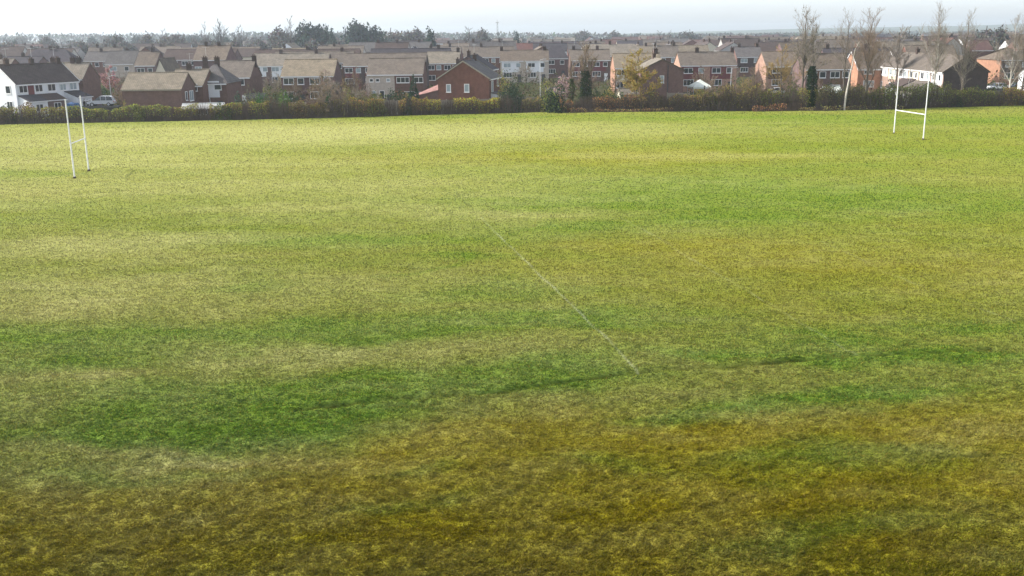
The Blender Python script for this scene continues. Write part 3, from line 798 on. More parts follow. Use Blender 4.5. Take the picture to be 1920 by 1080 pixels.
row('brick terrace with sunlit orange gable and maroon panels behind the pale gazebo', 1270, 1374, 98, 'brick_orange', 'roof_brown', D=9, e=5.25, r=7.8, group=HG, clad_band='hung_tile', chim=[(0.98,), (-0.3,)])
row('grey roofed house in the gap between two orange gabled terraces', 1376, 1424, 88, 'brick_brown', 'roof_grey', D=9, e=5.2, r=7.8, group=HG, clad_band='brick_dark', chim=[(0.8,), (-0.6,)])
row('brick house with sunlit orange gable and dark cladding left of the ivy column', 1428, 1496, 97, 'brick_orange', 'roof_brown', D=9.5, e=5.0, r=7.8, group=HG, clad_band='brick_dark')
row('dim brick terrace behind the tall bare tree and ivy column', 1500, 1584, 101, 'brick_purple', 'roof_brown', D=9, e=5.2, r=7.8, group=HG, clad_band='timber_brown', chim=[(-0.4,)])
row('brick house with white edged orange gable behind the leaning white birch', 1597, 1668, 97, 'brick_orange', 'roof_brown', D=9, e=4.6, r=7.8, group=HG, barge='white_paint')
# long terrace running away, its dark gable towards the field
c = onz(1770, 170, 5.1); yw = -92.0
u = Vector((math.cos(R(yw)), math.sin(R(yw)), 0)); nf = Vector((math.sin(R(yw)), -math.cos(R(yw)), 0))
L, D = 33.0, 7.4
cc = c - u * L / 2 - nf * D / 2
fr = []; cl = []
for i in range(6):
    x = -L / 2 + L * (i + 0.5) / 6
    fr += [(x - 1.2, 3.5, 1.5, 1.2), (x + 1.3, 3.5, 0.9, 1.1), (x - 1.0, 0.8, 1.7, 1.4)]
    cl.append((x - 2.5, x + 2.4, 2.8 if i % 2 else 3.2, 5.0, 'render_white' if i not in (1, 3) else 'render_cream'))
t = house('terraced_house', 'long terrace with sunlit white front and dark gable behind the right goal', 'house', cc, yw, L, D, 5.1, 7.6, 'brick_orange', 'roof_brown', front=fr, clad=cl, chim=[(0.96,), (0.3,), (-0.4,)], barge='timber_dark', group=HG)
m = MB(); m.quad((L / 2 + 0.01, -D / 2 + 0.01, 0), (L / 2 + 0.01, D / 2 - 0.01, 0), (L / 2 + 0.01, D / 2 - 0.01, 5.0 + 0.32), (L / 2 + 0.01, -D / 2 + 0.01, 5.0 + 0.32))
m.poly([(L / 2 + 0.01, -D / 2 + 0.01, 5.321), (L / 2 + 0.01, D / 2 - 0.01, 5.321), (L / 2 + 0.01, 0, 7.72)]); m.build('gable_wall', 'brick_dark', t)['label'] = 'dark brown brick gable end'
FOOT.append((cc.x, cc.y, D / 2 + 2, L / 2 + 2))
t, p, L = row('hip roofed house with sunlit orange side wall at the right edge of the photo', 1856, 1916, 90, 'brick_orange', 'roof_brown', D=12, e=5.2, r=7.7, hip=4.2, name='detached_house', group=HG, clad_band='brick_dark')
row('white walled low house cut off by the right edge', 1928, 2010, 122, 'render_white', 'roof_grey', D=7, e=3.0, r=4.8, name='bungalow', group=HG)
# --- further named houses
gable_house('far dark gable house with bright white bargeboards above the cream house', 773, 88.5, 31, 7.8, 2.6, 'brick_dark', 'roof_slate', 88, 10, group=HG, barge='white_paint')
row('reddish roofed house behind the white edged dark gable', 748, 806, 77, 'brick_red', 'roof_red', e=5.6, r=9.0, D=10, group=HG, win=False, doors=False)
gable_house('small blue grey gable house above the long tan roof', 597, 92.5, 30, 7.6, 2.4, 'pebble_grey', 'roof_slate', 90, 10, group=HG, barge='grey_paint', left=[(0.0, 4.3, 1.0, 1.0)])
gable_house('small cream gable house behind the low brick house', 299, 110, 24, 7.6, 3.2, 'render_cream', 'roof_brown', 88, 9, group=HG)
row('tall purple gabled house with pale brown roof at the far left of the middle', 372, 432, 86, 'brick_purple', 'roof_brown', e=6.4, r=9.8, D=11, group=HG, chim=[(-0.5,), (0.3,)], doors=False)
row('brown roofed house with white end window above the pink blossom tree', 262, 300, 97, 'brick_purple', 'roof_brown', e=5.4, r=8.6, D=9, group=HG, doors=False, chim=[(0.3,)])
row('grey roofed terrace with pale windows left of the cream gable', 206, 260, 96, 'pebbledash', 'roof_grey', e=5.4, r=8.6, D=9, group=HG, doors=False)
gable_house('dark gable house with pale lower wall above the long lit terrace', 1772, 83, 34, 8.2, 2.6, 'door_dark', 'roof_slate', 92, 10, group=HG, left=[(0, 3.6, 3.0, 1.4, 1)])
row('red roofed house between two bare trees above the dark gable', 1812, 1852, 76, 'brick_red', 'roof_red', e=5.4, r=8.4, D=9, group=HG, win=False, doors=False)
row('red roofed house far beyond the ivy clad trunk', 1128, 1168, 74, 'brick_red', 'roof_red', e=5.4, r=8.4, D=9, group=HG, win=False, doors=False, chim=[(-0.8,)])
row('brown roofed house with pale chimney behind the dark brown gable', 1226, 1270, 86, 'brick_brown', 'roof_brown', e=5.2, r=8.2, D=9, group=HG, doors=False, chim=[(-0.9,), (0.7,)])

# --- the rest of the estate: rows of semis and terraces stepping back to the skyline
FILL = []
def far_proto(L, D, e, r, wall, roof, ch, hip, nw):
    t = house('far_house', None, 'house', Vector((0, 0, 0)), 0, L, D, e, r, wall, roof, hip=hip, chim=ch, fascia='white_paint' if nw else None,
              front=wins(L, 5.6, both=False) if nw else ())
    return t
walls = ['brick_red', 'brick_brown', 'brick_purple', 'render_white', 'pebble_grey', 'brick_brown', 'render_cream']
roofs = ['roof_brown', 'roof_grey', 'roof_darkbrown', 'roof_brown', 'roof_slate', 'roof_tan', 'roof_red', 'roof_brown']
rword = dict(roof_brown='brown', roof_grey='grey', roof_darkbrown='dark brown', roof_slate='slate', roof_tan='tan', roof_red='red')
LMK = [(60, 'the white terrace'), (290, 'the low brick house'), (445, 'the dark brick gable'), (585, 'the bare twiggy tree'), (735, 'the cream and brick semi'), (870, 'the red gable house'), (985, 'the pale banded terrace'),
       (1090, 'the ivy clad trunk'), (1192, 'the yellow tree'), (1320, 'the pale gazebo'), (1460, 'the ivy column house'), (1592, 'the leaning birch'), (1710, 'the right goal'), (1810, 'the dark terrace gable'), (1890, 'the orange side wall')]
def near_lmk(px):
    return min(LMK, key=lambda a: abs(a[0] - px))[1]
def band(d):
    return 'middle distance' if d < 330 else ('far' if d < 520 else 'farthest hazy')
rr = random.Random(11)
protos = {}
for d0 in (238, 268, 302, 340, 385, 440, 505, 585, 690, 820, 980):
    x = -0.56 * d0 + rr.uniform(0, 10)
    near = d0 < 330
    while x < 0.58 * d0:
        yaw90 = rr.random() < 0.2 and d0 > 330
        long = rr.random() < (0.35 if d0 < 400 else 0.6)
        L = (rr.choice([21.0, 26.0, 31.0]) if long else rr.choice([11.0, 13.0, 15.0]))
        if yaw90: L = rr.choice([10.0, 12.0])
        D = 8.6; foot = D if yaw90 else L
        cx = x + foot / 2; cy = d0 + rr.uniform(-9, 9)
        x += foot + (rr.uniform(2.5, 7) if not long else rr.uniform(4, 10)) * (1 if d0 < 500 else 1.3)
        px = 960 + 1910 * cx / cy
        if px < -70 or px > 1990: continue
        rx, ry = (L / 2, D / 2) if not yaw90 else (D / 2, L / 2)
        hw = 1910 * rx / cy
        if any(n_[2] < 345 and cy < n_[2] + 4 and px - hw < n_[1] + 4 and px + hw > n_[0] - 4 for n_ in NAMED): continue
        if d0 > 430 and px < 760 and rr.random() < .45: continue
        if any(abs(cx - f[0]) < f[2] + rx and abs(cy - f[1]) < f[3] + ry for f in FOOT): continue
        FOOT.append((cx, cy, rx, ry))
        w = rr.choice(walls if d0 > 330 else walls[:3]); ro = rr.choice(roofs) if rr.random() < 0.8 else rr.choice(['roof_brown', 'roof_darkbrown'])
        hip = 0.0 if rr.random() < 0.8 or yaw90 else 3.2
        rh = rr.choice([7.6, 8.0, 8.5])
        ch = tuple((k,) for k in rr.choice([(-0.5, 0.5), (0.0,), (-0.85, 0.3), (0.7,), (-0.3,)]))
        if hip: ch = ((0.0,),)
        key = (L, w, ro, ch, hip, near, rh)
        stem = '%s%s roofed %s %s in %s beyond %s' % ('hipped ' if hip else '', rword[ro], {'brick_red': 'red brick', 'brick_brown': 'brown brick', 'brick_purple': 'purple brick', 'render_white': 'white', 'pebble_grey': 'grey', 'render_cream': 'cream'}[w],
                                                        'gable' if yaw90 else ('terrace' if long else 'house'), 'middle rows' if d0 < 330 else ('far rows' if d0 < 520 else 'hazy rows'), near_lmk(px).replace('the ', '', 1))
        if key in protos:
            t = copy_tree(protos[key])
        else:
            t = far_proto(L, D, 5.2, rh, w, ro, ch, hip, near); protos[key] = t
        t.location = (cx, cy, GZ + (rr.uniform(0, 1.2) if d0 > 300 else 0)); t.rotation_euler = (0, 0, R(90 + rr.uniform(-6, 6) if yaw90 else rr.uniform(-7, 7)))
        t['label'] = stem; t['group'] = 'rooftops of the estate in the distance'; t['category'] = 'house'
        PENDING.append((t, stem, px))
        FILL.append(t)
print('fill houses', len(FILL))
# ------------------------------------------------------------------ plants
def tubes_mesh(name, segs, n=3):
    """segs: list of (p0, p1, r0, r1) -> one mesh of tapered prisms"""
    P0 = np.array([s[0] for s in segs], float); P1 = np.array([s[1] for s in segs], float)
    R0 = np.array([s[2] for s in segs])[:, None]; R1 = np.array([s[3] for s in segs])[:, None]
    d = P1 - P0; d /= np.maximum(np.linalg.norm(d, axis=1, keepdims=True), 1e-6)
    ref = np.where(np.abs(d[:, 2:3]) < 0.9, np.array([[0, 0, 1.0]]), np.array([[1.0, 0, 0]]))
    a = np.cross(d, ref); a /= np.linalg.norm(a, axis=1, keepdims=True); b = np.cross(d, a)
    V = []
    for i in range(n):
        t = 2 * math.pi * i / n; V.append(P0 + (a * math.cos(t) + b * math.sin(t)) * R0)
    for i in range(n):
        t = 2 * math.pi * i / n; V.append(P1 + (a * math.cos(t) + b * math.sin(t)) * R1)
    V = np.stack(V, 1).reshape(-1, 3); m = len(segs)
    base = (np.arange(m) * 2 * n)[:, None]
    F = np.concatenate([np.stack([base[:, 0] + i, base[:, 0] + (i + 1) % n, base[:, 0] + n + (i + 1) % n, base[:, 0] + n + i], 1) for i in range(n)])
    return np_mesh(name, V, F)

def np_mesh(name, V, F, col=None):
    me = bpy.data.meshes.new(name)
    V = np.asarray(V, np.float32); F = np.asarray(F, np.int32); k = F.shape[1]
    me.vertices.add(len(V)); me.vertices.foreach_set('co', V.ravel())
    me.loops.add(F.size); me.loops.foreach_set('vertex_index', F.ravel())
    me.polygons.add(len(F)); me.polygons.foreach_set('loop_start', np.arange(0, F.size, k, dtype=np.int32))
    me.update(calc_edges=True)
    if col is not None:
        ca = me.color_attributes.new('leaf_colour', 'FLOAT_COLOR', 'POINT')
        ca.data.foreach_set('color', np.concatenate([col, np.ones((len(col), 1))], 1).astype(np.float32).ravel())
    return me

def leaf_mesh(name, P, size, col, up=0.0):
    """one small leaf-like rhombus per point, random orientation"""
    n = len(P); P = np.asarray(P)
    nr = rng.normal(size=(n, 3)); nr[:, 2] += up; nr /= np.linalg.norm(nr, axis=1, keepdims=True)
    t = rng.normal(size=(n, 3)); t -= nr * (t * nr).sum(1, keepdims=True); t /= np.linalg.norm(t, axis=1, keepdims=True)
    b = np.cross(nr, t); s = np.asarray(size).reshape(-1, 1)
    V = np.stack([P - t * s, P + b * s * 0.55, P + t * s, P - b * s * 0.55], 1).reshape(-1, 3)
    F = np.arange(4 * n).reshape(n, 4)
    return np_mesh(name, V, F, np.repeat(col, 4, axis=0))

def mobj(name, me, m, parent=None):
    me.materials.append(MATS[m]); return link(bpy.data.objects.new(name, me), parent)

def colours(n, base, spread=0.3, alt=None, altp=0.0):
    c = np.array(base)[None, :] * (1 + spread * rng.normal(size=(n, 1))) * (1 + 0.12 * rng.normal(size=(n, 3)))
    if alt is not None:
        k = rng.random(n) < altp
        c[k] = np.array(alt)[None, :] * (1 + spread * rng.normal(size=(k.sum(), 1)))
    return np.clip(c, 0.004, 1)

def branch_segs(r, h, rad, nl=9, spread=0.5, up=0.6, start=0.25, twig=0.022, levels=3, lean=(0, 0), curve=0.0, dens=1.0):
    """returns (trunk_segs, twig_segs) of a bare tree of height h"""
    trunk = []; tw = []
    pts = []; k = 9
    ph = r.uniform(0, 6.28)
    for i in range(k + 1):
        t = i / k
        pts.append(Vector((lean[0] * t * h + curve * math.sin(t * 3.1 + ph) + r.gauss(0, 0.012) * h * t, lean[1] * t * h + r.gauss(0, 0.012) * h * t, t * h)))
    for i in range(k):
        trunk.append((pts[i], pts[i + 1], rad * (1 - 0.9 * i / k) + twig, rad * (1 - 0.9 * (i + 1) / k) + twig))
    def grow(p, d, ln, rd, lv):
        q = p; n = 3
        for i in range(n):
            d = (d + Vector((r.gauss(0, .13), r.gauss(0, .13), r.gauss(0.03, .1) * up))).normalized()
            e = q + d * ln / n
            (trunk if lv == 0 else tw).append((q, e, max(twig, rd * (1 - .28 * i)), max(twig * .7, rd * (1 - .28 * (i + 1)))))
            if lv < levels:
                m = max(1, int(round((2 if lv < 2 else 2.4) * dens)))
                for _ in range(m):
                    a = Vector((r.gauss(0, 1), r.gauss(0, 1), r.gauss(0.3, .6))).normalized()
                    grow(q.lerp(e, r.random()), (d * 0.9 + a * 0.8 + Vector((0, 0, up * 0.22))).normalized(), ln * r.uniform(.4, .62), rd * .5, lv + 1)
            q = e
    for j in range(nl):
        t = start + (1 - start) * (j + r.random() * .8) / nl; t = min(t, 0.97)
        i = min(k - 1, int(t * k)); p = pts[i].lerp(pts[i + 1], t * k - i)
        az = j * 2.4 + r.uniform(-.5, .5)
        d = Vector((math.cos(az) * spread, math.sin(az) * spread, up)).normalized()
        ln = h * (0.34 * (1 - t) + 0.12) * r.uniform(.75, 1.15)
        grow(p, d, ln, rad * (1 - .85 * t) * .55, 0 if t < 0.6 else 1)
    return trunk, tw

GRP_T = 'trees along the hedge and in the gardens'
def bare_tree(label, loc, h, seed, bark='bark', twigm='twig_grey', group=GRP_T, name='bare_tree', auto=None, ivy=None, leaf=None, cat='tree', **kw):
    r = random.Random(seed)
    tr, tw = branch_segs(r, h, kw.pop('rad', h * 0.016), **kw)
    t = thing(name, label, cat, loc, 0, group, auto)
    mobj('trunk', tubes_mesh('trunk', tr, 6), bark, t)
    mobj('crown', tubes_mesh('crown', tw, 3), twigm, t)
    if ivy:
        z0, z1, rad, n, col = ivy
        z = z0 + (z1 - z0) * rng.random(n); a = rng.random(n) * 6.283; q = rad * np.sqrt(rng.random(n)) * (0.55 + 0.45 * np.sin(np.pi * np.clip((z - z0) / (z1 - z0), 0, 1)) + 0.25 * (vnoise(z * 1.3, z * 0, seed) - .3))
        ax = np.interp(z, [s[0].z for s in tr[:9]], [s[0].x for s in tr[:9]]); ay = np.interp(z, [s[0].z for s in tr[:9]], [s[0].y for s in tr[:9]])
        P = np.stack([ax + np.cos(a) * q, ay + np.sin(a) * q, z], 1)
        mobj('ivy', leaf_mesh('ivy', P, rng.uniform(.08, .17, n), colours(n, col, .35)), 'leaf', t)
    if leaf:
        n, col, sz = leaf
        k = rng.integers(0, len(tw), n); f = rng.random((n, 1))
        A = np.array([s[0] for s in tw])[k]; B = np.array([s[1] for s in tw])[k]
        P = A + (B - A) * f + rng.normal(size=(n, 3)) * 0.08
        mobj('leaves', leaf_mesh('leaves', P, rng.uniform(.5, 1.2, n) * sz, colours(n, col, .3)), 'leaf', t)
    return t

def clump_points(r, n, w, dp, h, lumps, z0=0.0, fill=0.45, lr=(.22, .42), cr=1.0):
    """points in the shells of many overlapping lumps inside a w x dp x h envelope"""
    P = []; per = n // lumps + 1
    for i in range(lumps):
        while True:
            c = np.array([r.uniform(-1, 1), r.uniform(-1, 1), r.uniform(0, 1)])
            if c[0] ** 2 + c[1] ** 2 + (c[2] * 0.95) ** 2 < cr * cr: break
        rad = r.uniform(*lr)
        v = rng.normal(size=(per, 3)); v /= np.linalg.norm(v, axis=1, keepdims=True)
        v *= (1 - fill * rng.random((per, 1)) ** 1.6) * rad
        q = c[None, :] + v
        P.append(np.stack([q[:, 0] * w / 2, q[:, 1] * dp / 2, z0 + np.clip(q[:, 2], -0.02, 2) * (h - z0) * 0.82], 1))
    return np.concatenate(P)[:n]

def shrub(label, loc, w, h, seed, col, n=1500, alt=None, altp=0.0, name='shrub', cat='shrub', group='garden shrubs behind the hedge', auto=None, sz=0.13, lumps=22, dp=None, stem='stem_brown', z0=0.0, cone=False, fill=0.5, lr=(.27, .45), cr=1.0):
    r = random.Random(seed)
    t = thing(name, label, cat, loc, 0, group, auto)
    if cone:
        z = h * (1 - np.sqrt(rng.random(n))) ; a = rng.random(n) * 6.283
        q = (w / 2) * (1 - z / h) * (0.75 + 0.35 * rng.random(n)) + 0.05; q *= np.where(z < h * .12, z / (h * .12) * .4 + .6, 1)
        P = np.stack([np.cos(a) * q, np.sin(a) * q, z + .1], 1)
    else:
        P = clump_points(r, n, w, dp or w, h, lumps, z0, fill, lr, cr)
    mobj('foliage', leaf_mesh('foliage', P, rng.uniform(.6, 1.3, len(P)) * sz, colours(len(P), col, .3, alt, altp), up=0.3), 'leaf', t)
    sg = []
    for i in range(7):
        a = r.uniform(0, 6.28); e = Vector((math.cos(a) * w * .28, math.sin(a) * w * .28, h * r.uniform(.5, .8)))
        m = e * 0.5 + Vector((0, 0, h * .08)); sg += [(Vector((0, 0, -.1)), m, .05, .035), (m, e, .035, .015)]
    mobj('stem', tubes_mesh('stem', sg, 5), stem, t)
    return t

# --- the boundary hedge and scrub, section by section
def hedge(label, px0, px1, h, th, col, alt, altp, name='hedge', cat='hedge', back=0.9, leafy=1.0, stems=70, stemh=1.0, rough=0.32, bare=0.35, stemcol='stem_brown', sz=0.10, dens=250):
    a = hedge_pt(px0, back); b = hedge_pt(px1, back); c = (a + b) / 2
    d = b - a; L = d.length; yaw = math.atan2(d.y, d.x)
    t = thing(name, label, cat, (c.x, c.y, -0.3), yaw, 'hedge and scrub along the far side of the field')
    n = int(1.15 * L * dens * leafy * h / 2.2)
    sd_ = int(px0) + 900
    x = (rng.random(n) - .5) * (L + 0.4)
    gapn = fbm(x / 2.6 + sd_, x * 0 - sd_, 41, 3); x = x[gapn > .31]; n = len(x)
    top = 0.3 + h * (1 + rough * 2 * (fbm(x / 1.7 + sd_, x * 0 + sd_, sd_ % 50, 3) - .5))
    zz = bare + (1 - bare) * rng.random(n) ** 0.75
    y = (rng.random(n) - .5) * th * np.sqrt(np.clip(1.15 - zz * 0.75, .1, 1)) * (1 + .5 * (vnoise(x / 0.9, zz * 3, 5) - .5))
    P = np.stack([x, y, zz * top], 1)
    mobj('foliage', leaf_mesh('foliage', P, rng.uniform(.6, 1.35, n) * sz, colours(n, [q * f for q, f in zip(col, (1.42, 1.45, 1.0))], .35, [q * f for q, f in zip(alt, (1.3, 1.28, 1.0))], altp), up=.2), 'leaf', t)
    m = int(L * stems); sx = (rng.random(m) - .5) * L; sy = (rng.random(m) - .5) * th * .9
    tp = 0.3 + h * stemh * (0.55 + .55 * rng.random(m)) * (1 + rough * 2 * (fbm(sx / 1.7 + sd_, sx * 0 + sd_, sd_ % 50, 3) - .5))
    dx = rng.normal(size=m) * .22; dy = rng.normal(size=m) * .2
    sg = []
    for i in range(m):
        p0 = Vector((sx[i], sy[i], 0)); p2 = Vector((sx[i] + dx[i], sy[i] + dy[i], tp[i])); p1 = p0.lerp(p2, .5) + Vector((dx[i] * .3, -dy[i] * .3, 0))
        sg += [(p0, p1, .028, .02), (p1, p2, .02, .009)]
    mobj('stems', tubes_mesh('stems', sg, 3), stemcol, t)
    return t
OL = (.255, .245, .075); BR = (.250, .180, .105); DK = (.120, .120, .055); RD = (.360, .170, .115); GN = (.160, .220, .060)
hedge('clipped olive hedge below the white terrace at the left end of the field', -70, 130, 2.25, 1.6, OL, BR, .35)
hedge('clipped olive green hedge between the left goal and the low brick house', 130, 330, 2.2, 1.6, OL, GN, .35)
hedge('yellow green clipped hedge in front of the twin gabled houses', 330, 500, 2.3, 1.6, (0.218, 0.218, 0.053), BR, .3)
hedge('brown topped hedge under the bare twiggy tree', 500, 660, 2.5, 1.8, (0.162, 0.142, 0.053), BR, .45)
hedge('tall orange and olive bramble hedge left of the red gable house', 660, 800, 2.9, 2.2, (0.218, 0.180, 0.061), RD, .25)
hedge('golden green hedge in front of the pale fence and red gable house', 800, 935, 2.1, 1.8, (0.314, 0.285, 0.068), (.20, .11, .03), .25)
hedge('dark tangled brambles right of the red gable house', 935, 1012, 2.3, 2.0, DK, BR, .4, name='bramble_thicket', cat='brambles', rough=.4)
hedge('reddish brown brambles below the ivy clad trunk', 1052, 1190, 2.3, 2.4, (0.294, 0.125, 0.076), BR, .4, name='bramble_thicket', cat='brambles', rough=.4, leafy=.8, stems=110, bare=.15)
hedge('russet scrub under the yellow tree and brown gable', 1190, 1310, 2.7, 2.6, (0.228, 0.133, 0.080), OL, .35, name='scrub', cat='scrub', rough=.45, leafy=.8, stems=110, bare=.2)
hedge('tall olive brown scrub below the pale gazebo', 1310, 1420, 3.6, 3.2, (0.209, 0.186, 0.057), BR, .4, name='scrub', cat='scrub', rough=.5, leafy=.7, stems=120, bare=.25)
hedge('green olive scrub left of the dark ivy column', 1420, 1512, 3.2, 3.0, (0.199, 0.199, 0.053), BR, .25, name='scrub', cat='scrub', rough=.4, leafy=.85, stems=80, bare=.3)
hedge('dark olive scrub around the leaning white birch', 1526, 1650, 3.2, 3.0, (0.142, 0.129, 0.051), DK, .35, name='scrub', cat='scrub', rough=.4, leafy=.85, stems=100, bare=.25)
hedge('leafy green scrub behind the right goal', 1650, 1772, 3.4, 3.0, (0.133, 0.156, 0.046), DK, .3, name='scrub', cat='scrub', rough=.4, bare=.25)
hedge('low green ivy bank under the dark terrace gable', 1772, 1862, 2.6, 2.4, (0.114, 0.137, 0.046), OL, .3, name='scrub', cat='scrub', rough=.35, bare=.2)
hedge('yellow and red tinted hedge at the right edge of the photo', 1862, 2040, 2.6, 2.0, (0.237, 0.209, 0.061), RD, .3, rough=.3)
hedge('low strip of russet dead bracken at the foot of the scrub', 1412, 1500, 1.0, 1.6, (0.380, 0.199, 0.133), RD, .4, name='bracken', cat='bracken', back=-0.6, rough=.5, leafy=1.2, bare=.1, stems=60)
hedge('low tan dead grass fringe left of the right goal', 1500, 1690, 0.62, 1.5, (0.500, 0.418, 0.228), BR, .35, name='bracken', cat='bracken', back=-0.7, rough=.6, leafy=1.6, bare=.05, stems=70)
hedge('thin fringe of dead stalks below the red brambles', 1070, 1260, 0.55, 1.2, (0.380, 0.285, 0.171), RD, .3, name='bracken', cat='bracken', back=-0.5, rough=.7, leafy=1.2, bare=.05, stems=70)

def gp(px, back, z=-0.32):
    p = hedge_pt(px, back); return (p.x, p.y, z)
def up_to(px, back, py):
    """height that reaches image row py at this place"""
    p = hedge_pt(px, back); q = onz(px, p.y, 0)
    return atd(px, py, p.y).z + 0.32
# --- shrubs in the gardens just behind
def sh(label, px, back, top, wpx, seed, col, **kw):
    p = hedge_pt(px, back); h = up_to(px, back, top)
    return shrub(label, gp(px, back), wpx * p.y / 1910, h, seed, col, **kw)
DG = (.022, .040, .018)
sh('large dark evergreen shrub standing forward in the hedge gap', 1036, 1.2, 155, 58, 1, (0.030, 0.048, 0.027), n=2600, sz=.16, alt=GN, altp=.12)
sh('bright yellow green shrub behind the dark evergreen shrub', 1022, 6, 149, 50, 2, (0.300, 0.315, 0.068), n=1500)
sh('dark green clump right of the red gable house', 962, 3, 144, 64, 3, (0.036, 0.060, 0.034), n=3600)
sh('golden leafed shrub against the pale banded terrace', 944, 9, 128, 28, 4, (0.405, 0.360, 0.090), n=900)
sh('dark conical conifer left of the red gable house', 777, 9, 139, 32, 5, (0.027, 0.063, 0.039), n=1800, name='conifer', cat='conifer', cone=True)
sh('low dark green hedge bush below the cream house', 745, 9, 163, 40, 6, (0.033, 0.068, 0.030), n=1300)
sh('clipped bright green conifer block behind the twin gables', 494, 4, 178, 40, 7, (0.045, 0.128, 0.024), n=1800, lumps=26, dp=2)
sh('rounded lime green conifer beside the clipped conifer block', 536, 4, 167, 26, 8, (0.112, 0.203, 0.036), n=1500, name='conifer', cat='conifer', fill=.3)
sh('grey green spreading bush above the clipped conifer block', 512, 9, 152, 50, 9, (0.112, 0.143, 0.072), n=1600)
sh('blue green low bush right of the low brick house', 447, 8, 170, 26, 10, (0.068, 0.105, 0.075), n=900)
sh('pale olive bush in the garden beyond the blue green bush', 470, 14, 160, 40, 11, (0.150, 0.158, 0.083), n=1000)
sh('dark ivy covered stump beside the ivy clad trunk', 1105, 4, 150, 44, 12, (0.033, 0.057, 0.027), n=2200, lumps=18)
sh('dark shrub with glossy leaves between ivy trunk and yellow tree', 1150, 5, 158, 52, 13, (0.036, 0.060, 0.030), n=1900)
sh('green laurel bush left of the yellow tree', 1164, 3, 166, 24, 14, (0.075, 0.135, 0.033), n=900)
sh('olive bush growing against the dark brown gable', 1218, 4, 158, 34, 15, (0.150, 0.143, 0.048), n=1000)
sh('dense olive bush below the orange gable of the panelled house', 1392, 4, 152, 60, 16, (0.158, 0.135, 0.057), n=1300, sz=.11)
sh('small green bush beside the ivy column', 1484, 5, 142, 36, 17, (0.090, 0.117, 0.039), n=1100)
sh('dark bush beyond the leaning birch', 1560, 5, 146, 60, 18, (0.063, 0.069, 0.036), n=1500)
sh('green bush in the corner of the long lit terrace', 1668, 10, 140, 22, 19, (0.045, 0.083, 0.042), n=900)
sh('ivy bush at the foot of the dark terrace gable', 1826, 3, 163, 50, 20, (0.051, 0.078, 0.033), n=1500)
sh('olive bush beside the white terrace end wall', 158, 26, 171, 30, 21, (0.180, 0.165, 0.068), n=900)
sh('golden bush beside the low brick house wall', 236, 4, 184, 16, 22, (0.225, 0.180, 0.068), n=600)
sh('pale bush in the garden left of the cream house', 655, 8, 158, 36, 23, (0.225, 0.217, 0.075), n=1000)
sh('brown leafless looking bush behind the tall bramble hedge', 690, 4, 172, 60, 24, (0.165, 0.143, 0.068), n=1100)

HS = [(22, .6, 199, 34, (.060, .085, .035), 'dark green holly bulging from the hedge under the white terrace'), (262, .8, 195, 30, (.15, .16, .05), 'olive elder bush in the hedge before the low brick house'),
      (418, .9, 191, 44, (.075, .105, .035), 'green bush bulging from the hedge before the brown fence'), (566, .9, 186, 40, (.21, .15, .075), 'russet bush in the hedge under the bare twiggy tree'),
      (700, .8, 178, 50, (.16, .17, .055), 'olive green bush swelling out of the tall bramble hedge'), (765, 1.0, 183, 34, (.055, .075, .032), 'dark green bush at the left end of the pale board fence'),
      (905, .9, 186, 34, (.20, .16, .05), 'golden brown bush in the hedge right of the red gable'), (1248, 1.2, 174, 48, (.17, .13, .055), 'tawny bush in the russet scrub below the brown gable'),
      (1345, 1.0, 160, 60, (.13, .14, .045), 'olive green bush in the tall scrub below the gazebo'), (1452, 1.0, 164, 66, (.17, .17, .045), 'broad yellowish green bush left of the ivy column'),
      (1560, .8, 166, 54, (.06, .075, .03), 'dark green bush between the ivy column and leaning birch'), (1642, 1.0, 163, 50, (.085, .115, .04), 'mid green bush right of the leaning birch'),
      (1722, 1.2, 166, 56, (.10, .12, .04), 'olive bush framed by the right goal posts'), (1786, .8, 178, 36, (.055, .08, .03), 'dark green bush just right of the right goal'), (1886, .8, 176, 50, (.20, .15, .055), 'tawny bush in the hedge at the right edge')]
for i_, (px_, bk_, tp_, w_, c_, l_) in enumerate(HS):
    p_ = hedge_pt(px_, bk_)
    shrub(l_, gp(px_, bk_), w_ * p_.y / 1910, up_to(px_, bk_, tp_), 800 + i_, c_, n=1700, sz=.11, dp=2.6, group='bushes growing in the hedge line')

# --- trees standing in or just behind the hedge
def tr(label, px, back, top, seed, **kw):
    return bare_tree(label, gp(px, back), up_to(px, back, top), seed, **kw)
tr('low spreading bare tree with olive twigs above the hedge middle left', 603, 1.5, 142, 31, nl=12, spread=1.1, up=.75, start=.08, twigm='twig_brown', twig=.02, rad=.13, leaf=(700, (.13, .125, .045), .09), dens=1.0)
tr('second bare twiggy shrub tree right of the low spreading bare tree', 640, 3, 158, 32, nl=9, spread=1.0, up=.8, start=.08, twigm='twig_brown', rad=.10, leaf=(400, (.15, .13, .05), .09))
tr('ivy clad bare tree with a dark green lower trunk right of the pink blossom', 1098, 2.5, 92, 33, nl=9, spread=.45, up=1.0, start=.5, rad=.2, twigm='twig_brown', ivy=(0.3, 6.6, 1.0, 2600, (.026, .046, .017)), leaf=(500, (.09, .10, .03), .10))
tr('thin ivy speckled trunk just left of the ivy clad tree', 1072, 1.8, 118, 34, nl=5, spread=.35, up=1.0, start=.55, rad=.17, twigm='twig_brown', ivy=(1.6, 5.4, .45, 600, (.06, .072, .03)))
bare_tree('pale pink blossom tree in the garden left of the ivy clad tree', gp(1058, 12), 5.3, 35, nl=11, spread=1.0, up=.7, start=.25, leaf=(1500, (.62, .46, .44), .13), name='blossom_tree', twigm='twig_brown')
